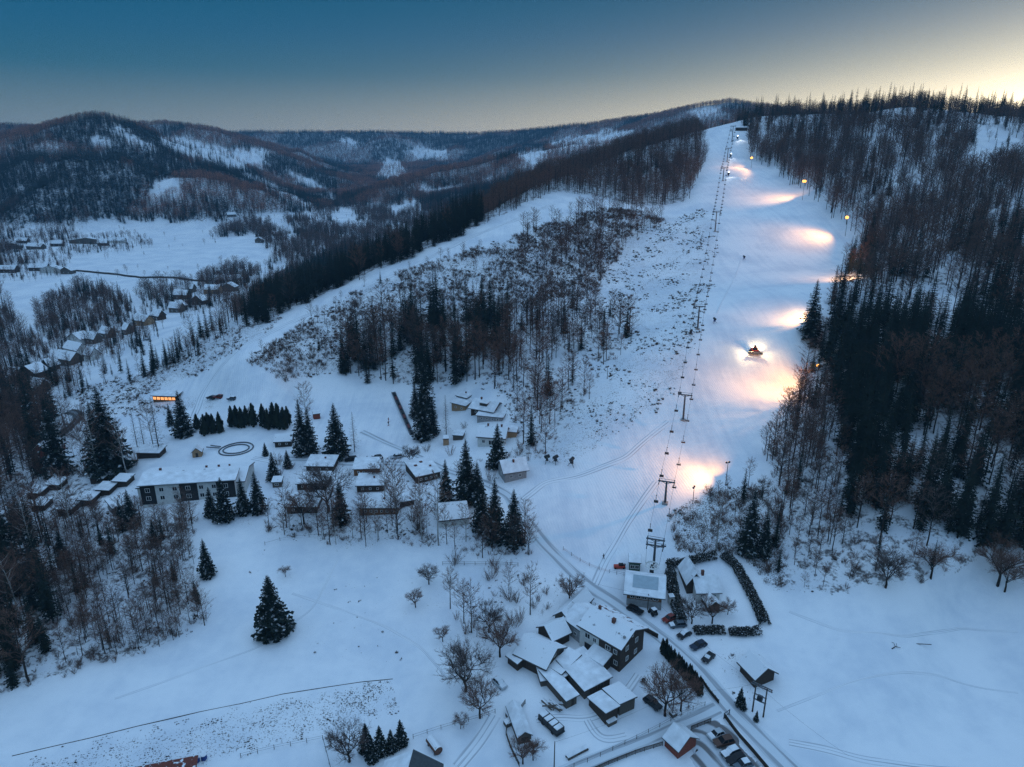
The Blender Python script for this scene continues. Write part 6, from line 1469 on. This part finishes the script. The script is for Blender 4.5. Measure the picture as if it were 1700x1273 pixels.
# ------------------------------------------------------------------ trees that stand alone or can be told apart
SPECIAL = [
 ('fine_spruce', 455, 1050, 95, 0, 'broad dark spruce standing alone in the open snowy field'),
 ('fine_spruce', 345, 956, 62, 1, 'narrow spruce alone at the edge of the brown wood above the field'),
 ('fine_spruce', 186, 786, 146, 0, 'very tall broad spruce behind the near end of the hotel'),
 ('fine_spruce', 168, 776, 110, 1, 'tall spruce close behind the very tall one near the hotel'),
 ('fine_spruce', 305, 722, 74, 0, 'dense conical spruce beside the glowing ski bar'),
 ('fine_spruce', 284, 706, 36, 1, 'small spruce touching the dense one by the ski bar'),
 ('fine_spruce', 560, 757, 88, 0, 'perfect conical spruce beside the leafless larch on the nursery slope'),
 ('fine_spruce', 503, 754, 92, 2, 'dark twin spruce with bare crowns above it behind the cabin'),
 ('fine_spruce', 516, 753, 78, 2, 'shorter of the twin spruces behind the cabin'),
 ('larch_tree', 589, 750, 68, 0, 'leafless larch beside the perfect conical spruce'),
 ('larch_tree', 741, 722, 68, 1, 'leafless larch in front of the pale wooden chalet'),
 ('fine_spruce', 706, 690, 100, 2, 'tallest spruce beside the conveyor at the village edge'),
 ('fine_spruce', 690, 692, 60, 2, 'shorter spruce beside the upper end of the conveyor'),
 ('fine_spruce', 703, 728, 92, 1, 'broad dark spruce between conveyor and leafless larch'),
 ('fine_spruce', 719, 720, 62, 2, 'slim spruce behind the leafless larch at the conveyor'),
 ('fine_spruce', 775, 832, 104, 1, 'tall snow flecked spruce in the middle of the village trio'),
 ('fine_spruce', 741, 834, 72, 2, 'shorter spruce of the trio above the big pale barn'),
 ('fine_spruce', 793, 838, 72, 1, 'spruce of the trio closest to the grey gabled house'),
 ('fine_spruce', 826, 775, 72, 0, 'conical spruce in front of the white gabled house'),
 ('fine_spruce', 822, 898, 104, 2, 'tall spruce beside the big pale barn above the tree belt'),
 ('fine_spruce', 853, 902, 90, 1, 'spruce at the end of the tree belt beside the piste'),
 ('fine_spruce', 800, 880, 80, 1, 'spruce right against the big pale barn roof'),
 ('fine_spruce', 567, 868, 70, 1, 'dark spruce among the chalets beside bare crowns'),
 ('fine_spruce', 374, 862, 70, 0, 'broad snow flecked spruce hiding the hotel end'),
 ('fine_spruce', 352, 856, 48, 0, 'small broad spruce in front of the hotel windows'),
 ('fine_spruce', 405, 852, 60, 1, 'middle spruce of the group at the hotel end'),
 ('fine_spruce', 429, 850, 68, 1, 'outermost spruce of the group at the hotel end'),
 ('fine_spruce', 455, 796, 46, 0, 'bushy spruce above the small kiosk'),
 ('fine_spruce', 478, 776, 30, 0, 'low round spruce below the small dark cabin'),
 ('fine_spruce', 441, 756, 22, 0, 'low snowy spruce bush beside the kart track'),
 ('fine_spruce', 220, 872, 60, 1, 'spruce in front of the grey hotel annex'),
 ('fine_spruce', 205, 880, 50, 2, 'slimmer spruce beside the grey hotel annex'),
 ('fine_spruce', 258, 905, 40, 1, 'lone dark spruce in the brown scrub below the hotel'),
 ('fine_spruce', 108, 940, 60, 1, 'spruce deep in the brown wood with birches around'),
 ('fine_spruce', 12, 960, 150, 0, 'huge dark spruce at the very edge of the brown wood'),
 ('fine_spruce', 100, 790, 130, 2, 'dark spruce in front of the red boarded house'),
 ('fine_spruce', 60, 735, 95, 2, 'dark spruce behind the red boarded house'),
 ('birch_tree', 166, 800, 118, 0, 'white stemmed birch in front of the very tall spruce'),
 ('birch_tree', 211, 790, 96, 1, 'slender birch right beside the hotel gable'),
 ('birch_tree', 60, 940, 120, 0, 'big pale birch in the dark brown wood'),
 ('birch_tree', 40, 1045, 130, 1, 'pale birch nearest the field at the dark wood'),
 ('birch_tree', 120, 885, 110, 0, 'pale birch among the small dark cabins'),
 ('birch_tree', 255, 745, 80, 1, 'thin bare tree above the long dark shed'),
 ('larch_tree', 228, 742, 62, 0, 'first bare larch above the long dark shed'),
 ('larch_tree', 240, 744, 58, 1, 'second bare larch above the long dark shed'),
 ('larch_tree', 265, 752, 95, 0, 'tallest bare larch above the long dark shed'),
 ('fine_spruce', 1345, 558, 95, 1, 'pointed spruce alone at the slope edge beside the groomer'),
 ('fine_spruce', 1352, 575, 70, 2, 'smaller spruce just below the pointed one at the slope edge'),
 ('fine_spruce', 1388, 545, 90, 1, 'dark spruce leading the wood edge above the groomer'),
 ('fine_spruce', 609, 1246, 46, 0, 'leftmost dark conifer of the group beside the bungalow'),
 ('fine_spruce', 632, 1250, 46, 0, 'middle dark conifer of the group beside the bungalow'),
 ('fine_spruce', 650, 1246, 36, 0, 'small snow dusted conifer beside the bungalow'),
 ('fine_spruce', 666, 1236, 42, 0, 'rounded dark conifer closest to the bungalow roof'),
 ('fine_spruce', 618, 1262, 40, 0, 'low dark conifer in front of the bungalow group'),
 ('fine_spruce', 1228, 1172, 32, 1, 'young spruce beside the rutted road near the transformer'),
 ('fine_spruce', 1234, 1178, 22, 1, 'tiny spruce touching the young one near the transformer'),
 ('fine_spruce', 1255, 1197, 18, 1, 'tiny spruce under the two legged transformer pole'),
 ('fine_spruce', 1242, 918, 105, 2, 'dark spruce on the scrubby bank above the garden'),
 ('fine_spruce', 1268, 925, 60, 2, 'shorter spruce at the wood side of the scrubby bank'),
 ('broadleaf_tree', 1104, 1188, 80, 0, 'big bare broad crowned tree in the farmyard beside the black car'),
 ('broadleaf_tree', 1130, 1180, 62, 2, 'crooked bare tree beside the thuja row end'),
 ('broadleaf_tree', 773, 1148, 76, 1, 'very dense round bare tree at the field corner'),
 ('broadleaf_tree', 797, 1192, 62, 0, 'bare tree at the top of the sunken lane'),
 ('bare_tree', 770, 1035, 70, 2, 'tall bare hedgerow tree above the dense round one'),
 ('bare_tree', 783, 1050, 82, 0, 'tallest bare hedgerow tree between field and orchard'),
 ('bare_tree', 748, 1010, 70, 1, 'first bare hedgerow tree under the belt of trees'),
 ('broadleaf_tree', 690, 1008, 30, 0, 'small round bare fruit tree in the open field'),
 ('broadleaf_tree', 712, 970, 34, 1, 'small bare fruit tree near the hedgerow top'),
 ('broadleaf_tree', 474, 957, 20, 2, 'tiny bare bush tree above the lone field spruce'),
 ('broadleaf_tree', 735, 1065, 26, 0, 'crooked little fruit tree beside the hedgerow'),
 ('bare_tree', 880, 1020, 80, 1, 'large bare tree on the slope above the upper barn'),
 ('bare_tree', 845, 985, 50, 2, 'bare tree below the dark wire fence'),
 ('broadleaf_tree', 945, 1000, 46, 0, 'bare shrubby tree against the road fence'),
 ('broadleaf_tree', 812, 1050, 48, 1, 'bare fruit tree in the orchard beside the hedgerow'),
 ('broadleaf_tree', 830, 1090, 60, 0, 'dark bare tree beside the lean-to'),
 ('broadleaf_tree', 765, 1210, 26, 2, 'small bare tree on the plot fence behind the bungalow'),
 ('broadleaf_tree', 580, 1265, 62, 1, 'bare spreading tree beside the bungalow conifers'),
 ('broadleaf_tree', 868, 1268, 40, 0, 'bare bushy tree below the rounded shed'),
 ('broadleaf_tree', 885, 1262, 36, 2, 'thin bare tree right of the rounded shed door'),
 ('broadleaf_tree', 1148, 1035, 44, 1, 'bare garden tree beside the parked row of cars'),
 ('broadleaf_tree', 1182, 1035, 44, 0, 'bare spreading tree in front of the dark gazebo'),
 ('broadleaf_tree', 1208, 1020, 26, 2, 'small bare garden tree beside the gazebo'),
 ('broadleaf_tree', 1656, 972, 80, 0, 'big bare tree at the lower corner of the dark wood'),
 ('broadleaf_tree', 1668, 982, 62, 2, 'leaning bare tree beside the big one at the wood corner'),
 ('broadleaf_tree', 1470, 975, 62, 1, 'many stemmed bare tree at the lower wood edge'),
 ('broadleaf_tree', 1545, 960, 66, 2, 'bare tree under the darkest spruces at the field edge'),
 ('broadleaf_tree', 545, 850, 80, 1, 'bare round crowned tree between the two chalet columns'),
 ('birch_tree', 660, 880, 105, 0, 'leaning pale birch in the belt above the field'),
 ('birch_tree', 640, 838, 78, 1, 'pale weeping birch in front of the dark chalets'),
 ('birch_tree', 655, 845, 84, 0, 'second pale weeping birch in front of the dark chalets'),
 ('broadleaf_tree', 620, 800, 30, 0, 'bare tree behind the bright orange brown chalet'),
 ('broadleaf_tree', 682, 772, 34, 1, 'bare bushy tree beside the village road'),
 ('birch_tree', 728, 905, 120, 1, 'tall birch at the end of the belt beside the big barn'),
 ('birch_tree', 700, 895, 100, 0, 'twin stemmed pale birch in the belt above the field'),
 ('broadleaf_tree', 505, 870, 62, 2, 'bare tree hiding the lowest dark chalet'),
 ('birch_tree', 510, 712, 78, 0, 'bare tree crown rising above the twin spruces'),
 ('birch_tree', 1188, 916, 100, 1, 'tall bare tree on the scrubby bank above the hedge garden'),
]
for k_, (x_, y_, h_) in enumerate([(328,712,28),(341,722,38),(347,717,36),(355,719,36),(366,718,38),(386,708,38),(394,709,40),(402,710,38),(410,706,36),(421,707,42),(438,708,42),(446,712,38),(455,708,44),(463,711,46),(472,712,40),(478,705,34)]):
    p = hit(x_, y_); random.seed(400 + k_)
    plant('thuja', p.x, p.y, float(hpx(p, h_)), 'one of the columnar thujas in the row behind the kart track', 'thuja', 'thuja row behind the kart track', fat=1.0)
for kind, px, py, hp, var, lab in SPECIAL:
    p = hit(px, py); plant(kind, p.x, p.y, float(hpx(p, hp)), lab, 'tree', var=var, fat=1.45 if 'alone in the open' in lab else 1.18 if kind == 'fine_spruce' else 1.)

# ------------------------------------------------------------------ sort the woods: the largest shown stand as things, the rest as one mass of each kind
GROUPS = {
 'right_low': 'dense wood beside the lower ski slope', 'right_edge': 'wood edge along the groomed slope', 'right_high': 'wooded hill beside the upper ski slope', 'grove': 'wood between shrubby hill and chalets',
 'shrub_hill': 'scrub on the middle hill', 'crest': 'woods behind the curving side piste', 'left_wood': 'brown wood beside the hotel', 'line_wood': 'belt of trees below the chalets',
 'bank': 'scrubby bank beside the bottom lift station', 'piste_edge': 'bushes along the curving side piste', 'orchard': 'overgrown hedgerow above the farm', 'valley': 'trees in the far valley', 'village': 'garden growth among the chalets'}
LABEL = {
 'right_low': 'one of the {} in the dense dark wood beside the lower ski slope', 'right_edge': 'one of the {} on the wood edge along the groomed ski slope', 'right_high': 'one of the {} on the high wooded hill beside the floodlit slope',
 'grove': 'one of the {} in the wood between chalets and shrubby hill', 'shrub_hill': 'one of the {} on the snowy scrub hill between both pistes', 'crest': 'one of the {} in the wood behind the curving side piste',
 'left_wood': 'one of the {} in the brown wood beside the long hotel', 'line_wood': 'one of the {} in the tree belt below the village chalets', 'bank': 'one of the {} on the scrubby bank above the garden house',
 'piste_edge': 'one of the {} on the rough verge of the curving side piste', 'orchard': 'one of the {} in the hedgerow between field and farm', 'valley': 'one of the {} in the far valley beyond the crest', 'village': 'one of the {} in the gardens between the chalets'}
WORD = {'spruce_tree': 'dark spruces', 'bare_tree': 'leafless brown trees', 'birch_tree': 'pale stemmed birches', 'shrub': 'leafless reddish shrubs'}
CAPS = {'spruce_tree': 215, 'bare_tree': 235, 'birch_tree': 40, 'shrub': 240}
KO = np.array(KEEP_OUT) if KEEP_OUT else np.zeros((0, 3))
by = {}
for t in TREES: by.setdefault(t[0], []).append(t)
for kind, L in by.items():
    x, y, h = (np.array([t[i] for t in L]) for i in (2, 3, 4))
    ok = seen(x, y, h + 1)
    for a, b, c in KO: ok &= (x - a) ** 2 + (y - b) ** 2 > c * c
    z = zat(x, y); qx, qy, qd = proj(np.stack([x, y, z], 1))
    inside = (qx > 5) & (qx < 1695) & (qy < 1280)
    score = np.where(inside, h / qd, -1); score[~ok] = -2
    order = np.argsort(-score)
    n = CAPS[kind]; chosen = [k for k in order[:n] if score[k] > 0]
    rest = [k for k in order[n:] if ok[k]] + [k for k in order[:n] if -1.5 < score[k] <= 0]
    for k in chosen:
        random.seed(int(x[k] * 977 + y[k] * 131))
        st = L[k][1]
        plant(kind, x[k], y[k], float(h[k]), LABEL[st].format(WORD[kind]), 'shrub' if kind == 'shrub' else 'tree', WORD[kind] + ' of the ' + GROUPS[st], parts=kind != 'shrub', fat=random.uniform(.9, 1.15))
    rest = np.array(rest, int)
    if len(rest):
        nm = {'spruce_tree': 'spruce_wood', 'bare_tree': 'leafless_wood', 'birch_tree': 'birch_wood', 'shrub': 'undergrowth'}[kind]
        hh = h[rest]; ft = rng.uniform(.9, 1.2, len(rest)) * hh
        scatter(nm, np.stack([x[rest], y[rest], z[rest] - .05], 1), rng.uniform(0, 6.28, len(rest)), np.stack([ft, ft, hh], 1), rng.integers(0, len(PLANT[kind]), len(rest)), [m[2] for m in PLANT[kind]],
                {'spruce_tree': 'mass of dark spruces filling the woods', 'bare_tree': 'mass of leafless brown trees filling the woods', 'birch_tree': 'thin birches filling the woods', 'shrub': 'tangle of leafless undergrowth on the slopes'}[kind])
    print(kind, len(chosen), len(rest))
# woods on the far hills
hm = hillz & ~clear
x, y = sow(hm & (YY < 4200), 440)
x2, y2 = sow(hillz & clear & (YY < 4200), 45)
x, y = np.concatenate([x, x2]), np.concatenate([y, y2])
ok = seen(x, y, 18, .004) & (rng.random(len(x)) < np.interp(y, [1000, 2000, 4000], [1, .8, .55]))
x, y = x[ok], y[ok]; z = zat(x, y)
qx, qy, qd = proj(np.stack([x, y, z], 1))
nz = fbm(x / 150 + 40, y / 150 + 71, 4) + np.where((qy > 285) & (qx < 560), .10, -.02) + np.where(qd > 2600, .05, 0) - np.where((qy < 262) & (qd < 2600), .07, 0)
isp = nz + rng.normal(0, .03, len(x)) > .53
keepf = isp | (rng.random(len(x)) < .85)
x, y, z, isp = x[keepf], y[keepf], z[keepf], isp[keepf]
print('far', len(x), isp.sum())
for nm, s, key, hr in (('far_spruce_forest', isp, 'spruce', (15, 23)), ('far_leafless_forest', ~isp, 'bare', (12, 18))):
    n = int(s.sum()); hh = rng.uniform(*hr, n); ft = hh * rng.uniform(1.1, 1.5, n)
    scatter(nm, np.stack([x[s], y[s], z[s] - .3], 1), rng.uniform(0, 6.28, n), np.stack([ft, ft, hh], 1), rng.integers(0, len(FAR_MESH[key]), n), FAR_MESH[key],
            'far hillside forest of ' + ('dark spruces' if key == 'spruce' else 'leafless trees'))

# ------------------------------------------------------------------ evening haze in the valley air
hz = MB().box(-9000, 9000, -60, 8200, -60, 345).build('haze', None)
hm_ = bpy.data.materials.new('haze'); hm_.use_nodes = True; t = hm_.node_tree; t.nodes.clear()
pv = t.nodes.new('ShaderNodeVolumePrincipled'); pv.inputs['Density'].default_value = 1.1e-4; pv.inputs['Color'].default_value = (.34, .70, 1., 1); pv.inputs['Anisotropy'].default_value = .0
ou = t.nodes.new('ShaderNodeOutputMaterial'); t.links.new(pv.outputs[0], ou.inputs['Volume'])
hz.data.materials.clear(); hz.data.materials.append(hm_); tag(hz, 'thin blue evening haze filling the valley', None, None, 'stuff')
